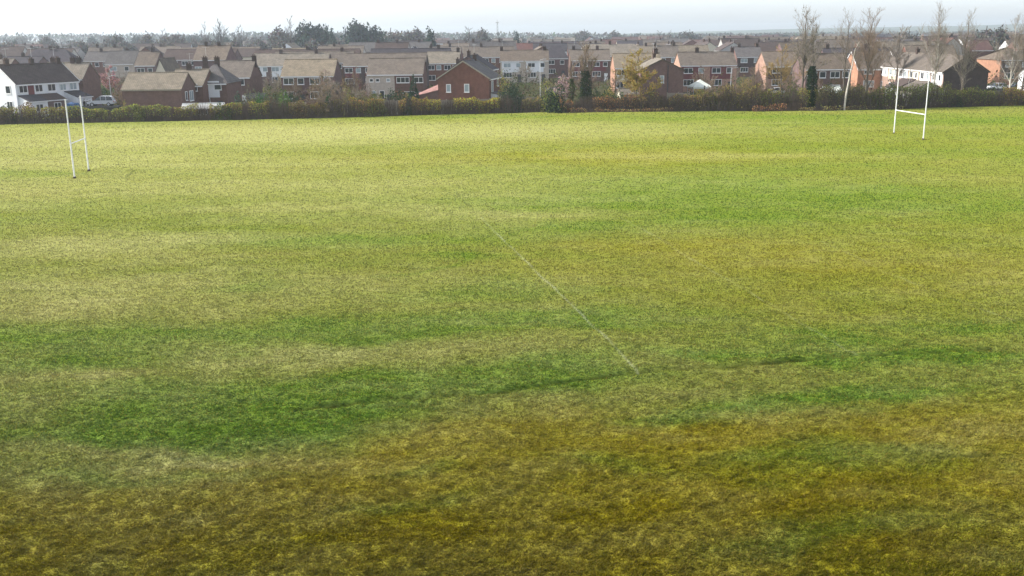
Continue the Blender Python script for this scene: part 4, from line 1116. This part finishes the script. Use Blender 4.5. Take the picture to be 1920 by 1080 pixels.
bare_tree('rosy pink blossom tree between the white terrace and the low brick house', (onz(211, 203, 0).x, 203, GZ), 6.6, 36, nl=12, spread=1.1, up=.6, start=.2, leaf=(2600, (.46, .25, .25), .14), name='blossom_tree', twigm='twig_brown')
tr('yellow ochre budding tree with a dark straight trunk left of the brown gable', 1193, 1.2, 98, 37, nl=17, spread=.95, up=.45, start=.24, rad=.17, bark='bark', twigm='twig_yellow', twig=.02, leaf=(5200, (.40, .30, .075), .12), name='budding_tree')
tr('tall bare tree rising above the dark ivy column on the right', 1502, 2.4, 30, 38, nl=13, spread=.42, up=1.15, start=.28, rad=.20, twigm='twig_grey', twig=.013, dens=1.1, leaf=(700, (.16, .13, .05), .10))
tr('dark narrow ivy column of a dead trunk on the right', 1519, 1.2, 108, 39, nl=4, spread=.2, up=1.2, start=.7, rad=.2, ivy=(0.2, 7.0, .85, 3000, (.020, .042, .018)), name='ivy_column')
tr('tall bare tree behind the leaning birch, broadest of the right hand trees', 1622, 3.2, 34, 40, nl=14, spread=.55, up=1.1, start=.22, rad=.22, twigm='twig_brown', twig=.014, dens=1.1)
tr('faint slender bare tree left of the broadest right hand tree', 1580, 6, 38, 41, nl=10, spread=.45, up=1.1, start=.35, rad=.17, twigm='twig_grey', twig=.011, dens=.8)
tr('slender white birch with pale trunk leaning in front of the scrub', 1586, -0.2, 78, 42, nl=5, spread=.35, up=1.0, start=.55, rad=.17, lean=(.075, 0), curve=.35, bark='bark_pale', twigm='twig_brown', twig=.014, levels=2, name='birch_tree')
tr('tall narrow bare poplar with pale stem above the right goal', 1748, 1.5, 30, 43, nl=16, spread=.30, up=1.15, start=.22, rad=.16, bark='bark_pale', twigm='twig_grey', twig=.012, levels=3, dens=.85)
tr('dark narrow bare tree in front of the dark terrace gable', 1800, 1.5, 42, 44, nl=14, spread=.34, up=1.05, start=.18, rad=.17, twigm='twig_grey', twig=.013, dens=.85)
tr('narrow bare tree standing before the orange side wall', 1889, 1.5, 44, 45, nl=14, spread=.36, up=1.05, start=.2, rad=.16, bark='bark_pale', twigm='twig_grey', twig=.013, dens=.8)
tr('bushy bare tree cut off by the right edge of the photo', 1914, 3, 38, 46, nl=14, spread=.5, up=1.0, start=.2, rad=.18, twigm='twig_brown', twig=.014, dens=.85)
tr('thin pale sapling just behind the right goal', 1698, 0.6, 128, 47, nl=4, spread=.3, up=1.1, start=.5, rad=.06, lean=(.05, 0), bark='bark_pale', twigm='twig_grey', twig=.013, levels=1, name='sapling')
tr('bare garden tree with a bushy head above the long lit terrace roof', 1678, 32, 60, 48, nl=12, spread=.7, up=.8, start=.3, rad=.2, twigm='twig_grey', twig=.028)
tr('sparse bare tree with tan twigs left of the ivy column', 1462, 8, 92, 49, nl=11, spread=.8, up=.8, start=.25, rad=.14, twigm='twig_yellow', twig=.016, leaf=(500, (.24, .17, .07), .10))
tr('leafless thicket tree under the orange gabled house', 1412, 2, 132, 50, nl=12, spread=.8, up=.9, start=.1, rad=.10, twigm='twig_brown', twig=.018, leaf=(300, (.15, .10, .05), .09))
tr('leafless shrubby tree below the pale gazebo', 1335, 1.5, 146, 51, nl=12, spread=.8, up=.9, start=.08, rad=.09, twigm='twig_brown', twig=.018)

# --- bare garden trees among the roofs, far trees and the skyline
FARP = []
for sd_, (nl, spv, upv) in enumerate([(11, .8, .8), (12, .55, 1.0), (13, 1.0, .65), (10, .7, .9)]):
    t = bare_tree(None, (0, 0, 0), 9.0, 200 + sd_, nl=nl, spread=spv, up=upv, start=.22, rad=.17, twigm='twig_far', twig=.042, levels=2, dens=1.25, name='far_bare_tree')
    FARP.append(t)
EVP = []
for sd_, (w, h) in enumerate([(9, 10), (12, 9), (7, 11)]):
    t = shrub(None, (0, 0, 0), w, h, 300 + sd_, (.060, .078, .068), n=4200, sz=.42, lumps=40, name='far_evergreen', cat='tree', z0=.3, lr=(.26, .40), fill=.6, cr=.72)
    EVP.append(t)
LBP = []
for sd_, (w, h) in enumerate([(11, 9), (9, 10), (13, 9)]):
    r = random.Random(400 + sd_)
    tr_, tw_ = branch_segs(r, h * .95, .22, nl=12, spread=.8, up=.8, start=.2, twig=.06, levels=2, dens=1.1)
    t = thing('far_bare_tree', None, 'tree', (0, 0, 0))
    mobj('trunk', tubes_mesh('trunk', tr_, 5), 'twig_far', t)
    P = clump_points(r, 3000, w, w, h, 40, z0=1.2, fill=.9, lr=(.24, .40), cr=.8)
    mobj('crown', leaf_mesh('crown', P, rng.uniform(.25, .6, len(P)), colours(len(P), (0.128, 0.117, 0.105), .3)), 'leaf', t)
    LBP.append(t)
used = set(); NAT = {}
for i_, q_ in enumerate(FARP + LBP + EVP): NAT[q_.name] = max(v.co.z for ch in q_.children for v in ch.data.vertices)
def far_tree(protos, i, px, d, py_top, stem, group, cat='tree', wscale=1.0, native=9.0, label=None):
    src = protos[i % len(protos)]
    if src.name in used: t = copy_tree(src)
    else: t = src; used.add(src.name)
    q = onz(px, d, 0.0); h = atd(px, py_top, d).z - GZ
    native = NAT[src.name]
    s = max(0.25, 1.1 * h / native)
    t.location = (q.x, q.y, GZ); t.rotation_euler = (0, 0, (i * 1.7) % 6.28); t.scale = (s * wscale, s * wscale, s)
    t['label'] = label or stem; t['category'] = cat; t['group'] = group
    if not label: PENDING.append((t, stem, px))
    return t
SKG = 'trees on the skyline'
k = 0
for px, d, py, kind, ws, lab in [
    (222, 560, 63, 'L', .8, 'round headed bare tree on the skyline above the tall purple gable'),
    (282, 560, 62, 'L', .9, 'broad bare tree on the skyline right of the round headed tree'),
    (310, 580, 57, 'B', .7, 'thin taller bare tree behind the broad skyline tree'),
    (338, 560, 64, 'L', 1.0, 'bare tree on the skyline left of the puff shaped tree'),
    (388, 540, 46, 'B', .55, 'small puff shaped bare tree high on the left skyline'),
    (417, 540, 39, 'B', .95, 'large fan shaped bare tree high on the left skyline'),
    (452, 540, 51, 'B', .8, 'bare tree right of the large fan shaped skyline tree'),
    (522, 520, 52, 'L', 1.2, 'grey rounded tree on the skyline left of the spindly tree'),
    (548, 480, 36, 'B', .62, 'spindly bare tree towering over the skyline trees'),
    (582, 480, 43, 'E', .75, 'dark evergreen tree right of the spindly skyline tree'),
    (603, 490, 49, 'E', .6, 'smaller dark evergreen right of the first dark evergreen'),
    (624, 470, 54, 'E', .5, 'small dark evergreen standing alone between two evergreen masses'),
    (668, 500, 41, 'E', .72, 'largest dark evergreen mass on the skyline, left half'),
    (692, 505, 47, 'E', .72, 'largest dark evergreen mass on the skyline, right half'),
    (735, 560, 57, 'L', 1.3, 'low grey tree right of the dark evergreen mass'),
    (765, 560, 60, 'L', 1.1, 'low grey tree above the white edged dark gable'),
    (785, 640, 53, 'L', 1.1, 'faint bare tree left of the lone round evergreen'),
    (808, 430, 54, 'E', .62, 'lone round dark evergreen above the red gable house'),
    (880, 620, 53, 'B', 1.2, 'bare tree left of the thin mast'),
    (905, 640, 55, 'L', 1.1, 'dim bare tree directly left of the thin mast'),
    (970, 560, 60, 'E', .6, 'blue grey evergreen right of the thin mast'),
    (1095, 900, 57, 'L', 1.2, 'pale hazy tree on the middle skyline, leftmost of two'),
    (1150, 900, 58, 'L', 1.4, 'pale hazy tree on the middle skyline, right of its twin'),
    (1292, 800, 58, 'L', 1.2, 'faint tree on the skyline above the pale gazebo'),
    (1235, 700, 60, 'B', 1.4, 'row end bare tree on the skyline above the brown gable'),
    (1255, 700, 59, 'B', 1.2, 'second bare tree on the skyline above the brown gable'),
    (1700, 420, 60, 'L', .9, 'bare tree beyond the roof of the long lit terrace'),
    (1845, 420, 54, 'L', 1.2, 'bare tree on the skyline left of the right edge trees'),
    (1870, 380, 52, 'L', 1.0, 'bare tree behind the red roofed house at the right')]:
    far_tree(dict(L=LBP, B=FARP, E=EVP)[kind], k, px, d, py, None, SKG, wscale=ws, label=lab, native=dict(L=8.6, B=9.6, E=8.6)[kind]); k += 1
r5 = random.Random(5)
# loose belts of bare trees between and behind the far rows
for d, n, hi in ((330, 16, 7.5), (455, 24, 8.5), (560, 34, 11), (680, 40, 12.5), (860, 44, 13.5), (1080, 50, 15)):
    for i in range(n):
        u = (i + r5.uniform(.1, .9)) / n
        px = -40 + 2000 * (u ** 1.35 if r5.random() < .75 else u)
        dd = d + r5.uniform(-25, 25)
        q = onz(px, dd, 0.0)
        if any(abs(q.x - f[0]) < f[2] and abs(q.y - f[1]) < f[3] for f in FOOT): dd += 9; q = onz(px, dd, 0.0)
        if any(abs(q.x - f[0]) < f[2] and abs(q.y - f[1]) < f[3] for f in FOOT): continue
        h = hi * r5.uniform(.65, 1.15) * float(np.interp(px, [0, 800, 1100, 1920], [1.05, .95, .68, .62]))
        top = topix((q.x, q.y, GZ + h))[1]
        kd = r5.choice('LLLBE' if d > 400 else 'BBL')
        st = '%s among the %s roofs above %s' % ({'L': 'grey bare tree', 'B': 'twiggy bare tree', 'E': 'dark evergreen'}[kd], 'middle' if d < 400 else ('far' if d < 600 else 'farthest'), near_lmk(px))
        far_tree(dict(L=LBP, B=FARP, E=EVP)[kd], k, px, dd, top, st, 'trees among the distant roofs', wscale=r5.uniform(.7, 1.1), native=dict(L=8.6, B=9.6, E=8.6)[kd]); k += 1
for i in range(46):
    px = -30 + 790 * (i + r5.uniform(.1, .9)) / 46; dd = r5.uniform(400, 560); q = onz(px, dd, 0.0)
    if any(abs(q.x - f[0]) < f[2] and abs(q.y - f[1]) < f[3] for f in FOOT): continue
    kd = r5.choice('LLLB'); top = topix((q.x, q.y, GZ + r5.uniform(8.5, 12.0)))[1]
    far_tree(dict(L=LBP, B=FARP)[kd], k, px, dd, top, '%s in the wooded belt above %s' % ({'L': 'grey bare tree', 'B': 'twiggy bare tree'}[kd], near_lmk(px)), 'trees among the distant roofs', wscale=r5.uniform(.8, 1.2)); k += 1
# the woodland that closes the view, too far to count
def woodland():
    n = 26000
    d = rng.uniform(1250, 2300, n); t = rng.uniform(-.6, .6, n)
    hh = (9 + 7 * fbm(t * 60, d / 90, 61, 3)) * np.interp(t, [-.6, -.1, .15, .6], [1.5, 1.25, .75, .7])
    keep = fbm(t * 26 + 3, d / 260, 62, 3) > np.interp(t, [-.6, 0, .2, .6], [.30, .40, .50, .52])
    d, t, hh = d[keep], t[keep], hh[keep]; n = len(d)
    z = GZ + hh * rng.random(n) ** .6
    P = np.stack([t * d, d, z], 1)
    o = mobj('distant_woodland', leaf_mesh('distant_woodland', P, rng.uniform(1.4, 3.4, n), colours(n, (0.090, 0.096, 0.078), .3)), 'leaf')
    tag(o, 'hazy bare woodland closing the view beyond the farthest roofs', 'woodland', None, 'stuff')
woodland()
# low growth of the gardens between the houses
def garden_cover():
    n = 120000
    d = 150 + 300 * rng.random(n) ** .9; t = rng.uniform(-.60, .60, n); X = t * d
    dens = fbm(X / 9, d / 7, 71, 3); k = (dens > .49) & (d > hedge_y(t) + 4)
    for f in FOOT: k &= ~((np.abs(X - f[0]) < f[2]) & (np.abs(d - f[1]) < f[3]))
    X, d, dens = X[k], d[k], dens[k]; n = len(X)
    z = GZ + rng.random(n) * np.clip(dens - .46, 0, 1) * 13
    c = colours(n, (.062, .062, .026), .35, (.045, .068, .020), .5)
    w = vnoise(X / 8, d / 8, 72) > .62; c[w] = colours(int(w.sum()), (.085, .060, .038), .3)
    o = mobj('garden_growth', leaf_mesh('garden_growth', np.stack([X, d, z], 1), rng.uniform(.12, .32, n), c), 'leaf')
    tag(o, 'mixed low growth filling the gardens between the houses', 'ground cover', None, 'stuff')
garden_cover()

r8 = random.Random(21)
GSH = []
for i_, (cc_, w_, h_) in enumerate([((.130, .155, .045), 3.2, 2.6), ((.050, .085, .034), 3.0, 3.2), ((.22, .20, .075), 3.0, 2.2), ((.20, .135, .085), 2.8, 2.8), ((.28, .25, .07), 2.4, 2.4)]):
    GSH.append(shrub(None, (0, 0, 0), w_, h_, 500 + i_, cc_, n=700, sz=.15, name='garden_bush'))
GTR = [bare_tree(None, (0, 0, 0), 5.2, 600 + i_, nl=10, spread=.95, up=.7, start=.2, rad=.09, twigm=tm_, twig=.016, levels=2, dens=1.5, name='garden_tree', leaf=(260, lc_, .10)) for i_, (tm_, lc_) in enumerate([('twig_brown', (.16, .13, .06)), ('twig_grey', (.15, .15, .07)), ('twig_yellow', (.26, .20, .07)), ('twig_brown', (.30, .20, .17))])]
SW = ['olive bush', 'dark green bush', 'pale olive bush', 'russet bush', 'yellowish bush']; TW = ['brown twiggy garden tree', 'grey twiggy garden tree', 'yellowish garden tree', 'pinkish budding garden tree']
used2 = set(); tries = 0; made = 0
while made < 210 and tries < 4000:
    tries += 1
    d = r8.choice([r8.uniform(158, 190), r8.uniform(158, 200), r8.uniform(175, 235), r8.uniform(225, 300)]); px = r8.uniform(-10, 1930)
    q = onz(px, d, 0)
    if d < float(hedge_y(q.x / q.y)) + 5: continue
    if any(abs(q.x - f[0]) < f[2] + .8 and abs(q.y - f[1]) < f[3] - .6 for f in FOOT): continue
    if 925 < px < 1075 and d < 200: continue
    if (abs(px - 193) < 35 and 160 < d < 195) or (px > 1835 and 170 < d < 222) or (abs(px - 1450) < 30 and 170 < d < 206): continue
    tree_ = r8.random() < .42; L_ = GTR if tree_ else GSH; kx = r8.randrange(len(L_)); src = L_[kx]
    t = copy_tree(src) if src.name in used2 else src
    used2.add(src.name)
    sc_ = r8.uniform(.7, 1.25); t.location = (q.x, q.y, GZ); t.rotation_euler = (0, 0, r8.uniform(0, 6)); t.scale = (sc_, sc_, sc_ * r8.uniform(.85, 1.15))
    t['category'] = 'tree' if tree_ else 'shrub'; t['group'] = 'bushes and small trees in the gardens'
    PENDING.append((t, '%s %s %s' % ((TW if tree_ else SW)[kx], 'in the nearest gardens by' if d < 195 else ('in the gardens beyond' if d < 240 else 'in the middle gardens beyond'), near_lmk(px)), px)); made += 1

# ------------------------------------------------------------------ fences, cars and small things
def fence(label, px0, px1, back, h, m, post=1.8, gap=0.0, name='garden_fence'):
    a = hedge_pt(px0, back); b = hedge_pt(px1, back); d = b - a; L = d.length
    t = thing(name, label, 'fence', (a.x, a.y, GZ), math.atan2(d.y, d.x), 'garden fences behind the hedge')
    n = max(1, int(round(L / post)))
    for i in range(n + 1):
        x = L * i / n; q = MB(); q.box(x - .05, x + .05, -.05, .05, 0, h + .08); q.box(x - .065, x + .065, -.065, .065, h + .081, h + .11); q.build('post', m, t)
    for i in range(n):
        x0 = L * i / n + .055; x1 = L * (i + 1) / n - .055; q = MB(); w = .15
        x = x0
        while x < x1 - .02:
            e = min(x + w - .006, x1); q.box(x, e, -.012 + (.006 if int(x / w) % 2 else 0), .010, .12, h - r5.uniform(0, .03)); x += w
        q.box(x0, x1, .011, .045, .3, .38); q.box(x0, x1, .011, .045, h - .38, h - .3); q.box(x0, x1, -.05, .05, 0, .115)
        q.build('panel', m, t)
    return t
fence('long pale board fence behind the golden hedge and red gable house', 776, 938, 3.0, 2.35, 'timber_pale')
fence('grey panel fence right of the red gable house', 940, 1012, 4.2, 2.5, 'timber_pale')
fence('weathered brown fence beside the low brick house', 378, 470, 3.2, 2.2, 'timber_brown')
fence('grey fence below the cream house', 652, 760, 7.0, 2.3, 'timber_pale')
fence('dark brown fence behind the russet scrub', 1120, 1200, 3.6, 2.0, 'timber_brown')
fence('pale low fence against the dark brown gable', 1250, 1292, 3.0, 3.0, 'timber_pale')
fence('brown fence right of the pale gazebo', 1392, 1440, 9, 2.0, 'timber_brown')
fence('pale fence beyond the silver car', 150, 186, 56, 1.9, 'timber_pale')

def car(label, loc, rz, paint, kind='suv', group='parked cars'):
    """x forward; body lofted from a side profile"""
    t = thing('parked_car', label, 'car', loc, rz, group)
    L, Wd = 4.4, 1.8
    belt = 0.98 if kind == 'suv' else .88; top = 1.68 if kind == 'suv' else 1.44
    lower = [(-2.2, .42), (-2.2, .80), (-2.12, belt), (-.2, belt + .02), (.85, belt), (1.75, belt - .12), (2.15, .72), (2.2, .42)]
    m = MB()
    def ring(x, z, w): return (x, w, z)
    hw = Wd / 2
    P = [(x, -hw * (1 - .06 * max(0, abs(x) - 1.3)), z) for x, z in lower]; Q = [(x, -y, z) for x, y, z in P]
    for i in range(len(P) - 1): m.quad(P[i + 1], P[i], Q[i], Q[i + 1])
    m.poly(P[::-1]); m.poly(Q); m.quad(P[0], P[-1], Q[-1], Q[0])
    b = m.build('body', paint, t)
    cabin = [(-2.05, belt + .01), (-1.85, top - .1), (-1.5, top), (.1, top), (.95, belt + .01)]
    m = MB(); wi = hw * .8
    A = [(x, -(hw * .96 if z < belt + .1 else wi), z) for x, z in cabin]; B = [(x, -y, z) for x, y, z in A]
    m.quad(A[2], A[3], B[3], B[2]); m.quad(A[1], A[2], B[2], B[1])
    m.build('car_roof', paint, t)
    for s, Z in ((-1, A), (1, B)):
        g = MB(); g.poly(Z if s > 0 else Z[::-1]); g.build('side_window', 'glass', t)
        g = MB(); 
        for xx in (-1.0, -.1): g.box(xx - .04, xx + .04, s * hw * .905 - .05, s * hw * .905 + .05, belt + .02, top - .06)
        g.build('pillar', paint, t)
    g = MB(); g.quad(A[4], B[4], B[3], A[3]); g.build('windscreen', 'glass', t)
    g = MB(); g.quad(B[0], A[0], A[1], B[1]); g.build('rear_window', 'glass', t)
    for x in (-1.35, 1.35):
        for s in (-1, 1):
            g = MB(); y0 = s * (hw - .2); y1 = s * (hw + .015); g.tube((x, y0, .33), (x, y1, .33), .33, .33, 14); w = g.build('wheel', 'tyre', t)
            g = MB(); g.tube((x, y1 + s * .001, .33), (x, y1 + s * .012, .33), .2, .19, 12); g.build('rim', 'rim', w)
    for s in (-1, 1):
        g = MB(); g.box(2.13, 2.215, s * .62 - .18, s * .62 + .18, .64, .80); g.build('headlight', 'lamp_clear', t)
        g = MB(); g.box(-2.225, -2.15, s * .72 - .12, s * .72 + .12, .70, .92); g.build('tail_light', 'lamp_red', t)
    return t
p = onz(192, 169, 0.6)
car('silver estate car parked between the white terrace and the low brick house', (p.x, p.y, GZ + 1.25), R(184), 'car_silver')
p = onz(1866, 208, 0.6)
car('white car parked in front of the orange side wall', (p.x, p.y, GZ + .06), R(195), 'car_white', 'hatch')
p = onz(1905, 210, 0.6)
car('dark car parked right of the white car', (p.x, p.y, GZ + .06), R(185), 'car_dark', 'hatch')
p = onz(1450, 200, 0.6)
car('pale car parked below the orange gabled house', (p.x, p.y, GZ + .06), R(178), 'car_white', 'hatch')
# raised hard standings under the cars
def pad(px, d, w, dp, z):
    p = onz(px, d, 0); m = MB(); m.box(p.x - w / 2, p.x + w / 2, p.y - dp / 2, p.y + dp / 2, GZ - .05, GZ + z); return tag(m.build('driveway', 'asphalt'), kind='structure')
pad(192, 169, 7, 4.5, 1.25); pad(1886, 209, 16, 8, .06); pad(1450, 200, 9, 6, .06)

# pale garden gazebo
p = onz(1311, 178, 0)
t = thing('gazebo', 'pale cream canvas gazebo in the garden of the maroon panelled terrace', 'gazebo', (p.x, p.y, GZ), R(8))
m = MB(); w = 1.75; z0, z1 = 3.0, 4.25
for a, b in (((-w, -w), (w, -w)), ((w, -w), (w, w)), ((w, w), (-w, w)), ((-w, w), (-w, -w))):
    m.poly([(a[0], a[1], z0), (b[0], b[1], z0), (0, 0, z1)]); m.quad((a[0], a[1], z0 - .3), (b[0], b[1], z0 - .3), (b[0], b[1], z0), (a[0], a[1], z0))
m.build('canopy', 'canvas_pale', t)
for sx in (-1, 1):
    for sy in (-1, 1):
        m = MB(); m.tube((sx * (w - .06), sy * (w - .06), 0), (sx * (w - .06), sy * (w - .06), z0), .05, .05, 6); m.build('leg', 'metal_pale', t)

# garages and sheds
def shed(label, px, back, w, dp, h0, h1, wall, roof, yaw=0, name='garden_shed', cat='shed', door=None, base=0.0, win=False):
    p = hedge_pt(px, back)
    t = thing(name, label, cat, (p.x, p.y, GZ), R(yaw), 'sheds and garages behind the hedge')
    a, f, ez = shell(w, dp, h0, h1); a.build('wall', wall, t); f.build('roof', roof, t)
    if door:
        m = MB(); m.box(-.9, .9, -dp / 2 - .05, -dp / 2 + .02, .02, min(2.1, h0 - .2)); d = m.build('door', door, t); m = MB(); m.box(.5, .6, -dp / 2 - .08, -dp / 2 - .052, 1.0, 1.12); m.build('handle', 'metal_pale', d)
    if win: window(t, (0, -dp / 2 - .004, 1.0), 1.4, .8)
    return t
shed('low white garage with brown roof behind the right goal', 1700, 19, 4.2, 6, 2.7, 3.9, 'render_white', 'roof_darkbrown', yaw=-80, name='garage', cat='garage', door='grey_paint')
shed('second low garage with brown roof nearer the dark terrace gable', 1726, 12, 4.0, 6, 2.5, 3.8, 'render_cream', 'roof_brown', yaw=-80, name='garage', cat='garage', door='white_paint')
shed('white conservatory with low roof beside the low brick house', 384, 4, 6.0, 3.0, 1.95, 2.5, 'brick_purple', 'grey_paint', yaw=10, name='conservatory', cat='conservatory', win=True)
shed('small red shed with white end board near the bare twiggy tree', 561, 4.5, 2.2, 1.8, 1.75, 2.3, 'car_red', 'timber_pale', yaw=12, door='white_paint')
shed('pale garden shed behind the leaning birch scrub', 1556, 20, 3.2, 2.4, 2.0, 2.8, 'timber_pale', 'canvas_pale', yaw=10, door='timber_brown')
shed('brown timber shed under the pink blossom tree', 1040, 22, 3.0, 2.4, 2.2, 2.9, 'timber_brown', 'roof_grey', yaw=-8, door='timber_dark')
shed('grey flat shed beyond the grey green spreading bush', 482, 24, 3.0, 2.2, 2.2, 2.8, 'timber_pale', 'roof_grey', yaw=4, door='timber_dark')
shed('cream shed half hidden left of the yellow tree', 1176, 9, 3.0, 2.2, 2.6, 3.4, 'render_cream', 'roof_tan', yaw=10, win=True)

# blue covered heap behind the hedge
p = hedge_pt(140, 2.6)
m = bmesh.new(); bmesh.ops.create_grid(m, x_segments=18, y_segments=12, size=1)
for v in m.verts:
    x, y = v.co.x, v.co.y; e = max(abs(x) ** 6, abs(y) ** 6)
    v.co = (x * 1.0 * (1 + .08 * e), y * .7 * (1 + .1 * e), 2.15 * (1 - .9 * e ** 1.5) + .10 * math.sin(5 * x + 2) * math.cos(4 * y) - .1 * abs(x))
me = bpy.data.meshes.new('tarpaulin'); m.to_mesh(me); m.free()
t = thing('covered_trailer', 'blue tarpaulin covered trailer behind the hedge by the white terrace', 'trailer', (p.x, p.y, GZ + .3), R(6)); t.scale = (1.1, 1.0, max(1.0, (up_to(140, 2.6, 191) - .3) / 2.25))
o = mobj('tarpaulin', me, 'tarp_blue', t); sm = o.modifiers.new('thickness', 'SOLIDIFY'); sm.thickness = .02
m = MB(); m.box(-1.0, 1.0, -.7, .7, .12, .30); m.box(1.001, 1.9, -.05, .05, .18, .26); m.build('chassis', 'door_dark', t)
for s in (-1, 1):
    m = MB(); m.tube((0, s * .72, .0), (0, s * .86, .0), .3, .3, 12); m.build('wheel', 'tyre', t)

# street lamps and poles
def lamp(label, px, d, top, m='metal_pale'):
    p = onz(px, d, 0); h = atd(px, top, d).z - GZ
    t = thing('street_lamp', label, 'street lamp', (p.x, p.y, GZ), 0, 'street lamps of the estate')
    q = MB(); q.tube((0, 0, 0), (0, 0, 1.2), .09, .085, 8); q.tube((0, 0, 1.2), (0, 0, h), .06, .045, 8); q.tube((0, 0, h - .02), (.7, -.1, h + .12), .04, .035, 6); q.build('post', m, t)
    q = MB(); q.box(.6, 1.15, -.2, 0, h + .06, h + .17); q.build('lamp_head', 'grey_paint', t)
lamp('pale street lamp in front of the rosy blossom tree', 211, 174, 143)
lamp('street lamp before the panelled maroon terrace', 1369, 185, 128)
lamp('street lamp beyond the pale banded terrace', 1013, 190, 112)
lamp('street lamp above the grey fence left of the ivy column', 1550, 200, 112)
p = onz(933, 700, 0); h = atd(933, 41, 700).z - GZ
t = thing('radio_mast', 'thin lattice mast on the skyline right of the red gable house', 'mast', (p.x, p.y, GZ))
m = MB()
for i in range(3):
    a = 2.1 * i; b = 2.1 * (i + 1)
    m.tube((.9 * math.cos(a), .9 * math.sin(a), 0), (.35 * math.cos(a), .35 * math.sin(a), h), .09, .07, 5)
    for j in range(9):
        s0 = 1 - .6 * j / 9; s1 = 1 - .6 * (j + 1) / 9
        m.tube((.9 * s0 * math.cos(a), .9 * s0 * math.sin(a), h * j / 9), (.9 * s1 * math.cos(b), .9 * s1 * math.sin(b), h * (j + 1) / 9), .045, .045, 4)
m.build('frame', 'twig_far', t)
m = MB(); m.tube((0, 0, h), (0, 0, h + 1.5), .08, .05, 6); m.box(-1.1, 1.1, -.12, .12, h - .5, h - .3); m.box(-.15, .15, -.9, .9, h - 2.0, h - 1.8); m.build('aerial', 'twig_far', t)
# ------------------------------------------------------------------ unique labels for the many look-alikes
ORD = ['first', 'second', 'third', 'fourth', 'fifth', 'sixth', 'seventh', 'eighth', 'ninth', 'tenth']
def finish_labels():
    by = {}
    for o, stem, px in PENDING: by.setdefault(stem, []).append((px, o))
    for stem, l in by.items():
        if len(l) == 1: l[0][1]['label'] = stem; continue
        l.sort(key=lambda a: a[0])
        for i, (px, o) in enumerate(l):
            if len(l) == 2: o['label'] = stem + (', left' if i == 0 else ', right')
            else: o['label'] = stem + ', ' + ORD[min(i, 9)] + ' from left'
finish_labels()
# ------------------------------------------------------------------ haze
def haze():
    m = bpy.data.materials.new('haze_air'); m.use_nodes = True
    nt = m.node_tree; nt.nodes.remove(nt.nodes['Principled BSDF'])
    v = nt.nodes.new('ShaderNodeVolumePrincipled')
    v.inputs['Color'].default_value = (0.80, 0.90, 1.0, 1); v.inputs['Density'].default_value = 0.00025
    v.inputs['Anisotropy'].default_value = 0.35
    nt.links.new(v.outputs[0], nt.nodes['Material Output'].inputs['Volume'])
    b = MB().box(-3000, 3000, -40, 4600, -1.6, 46)
    o = b.build('haze', m); tag(o, kind='stuff', label='pale blue haze thickening over the far roofs', cat='haze')
haze()
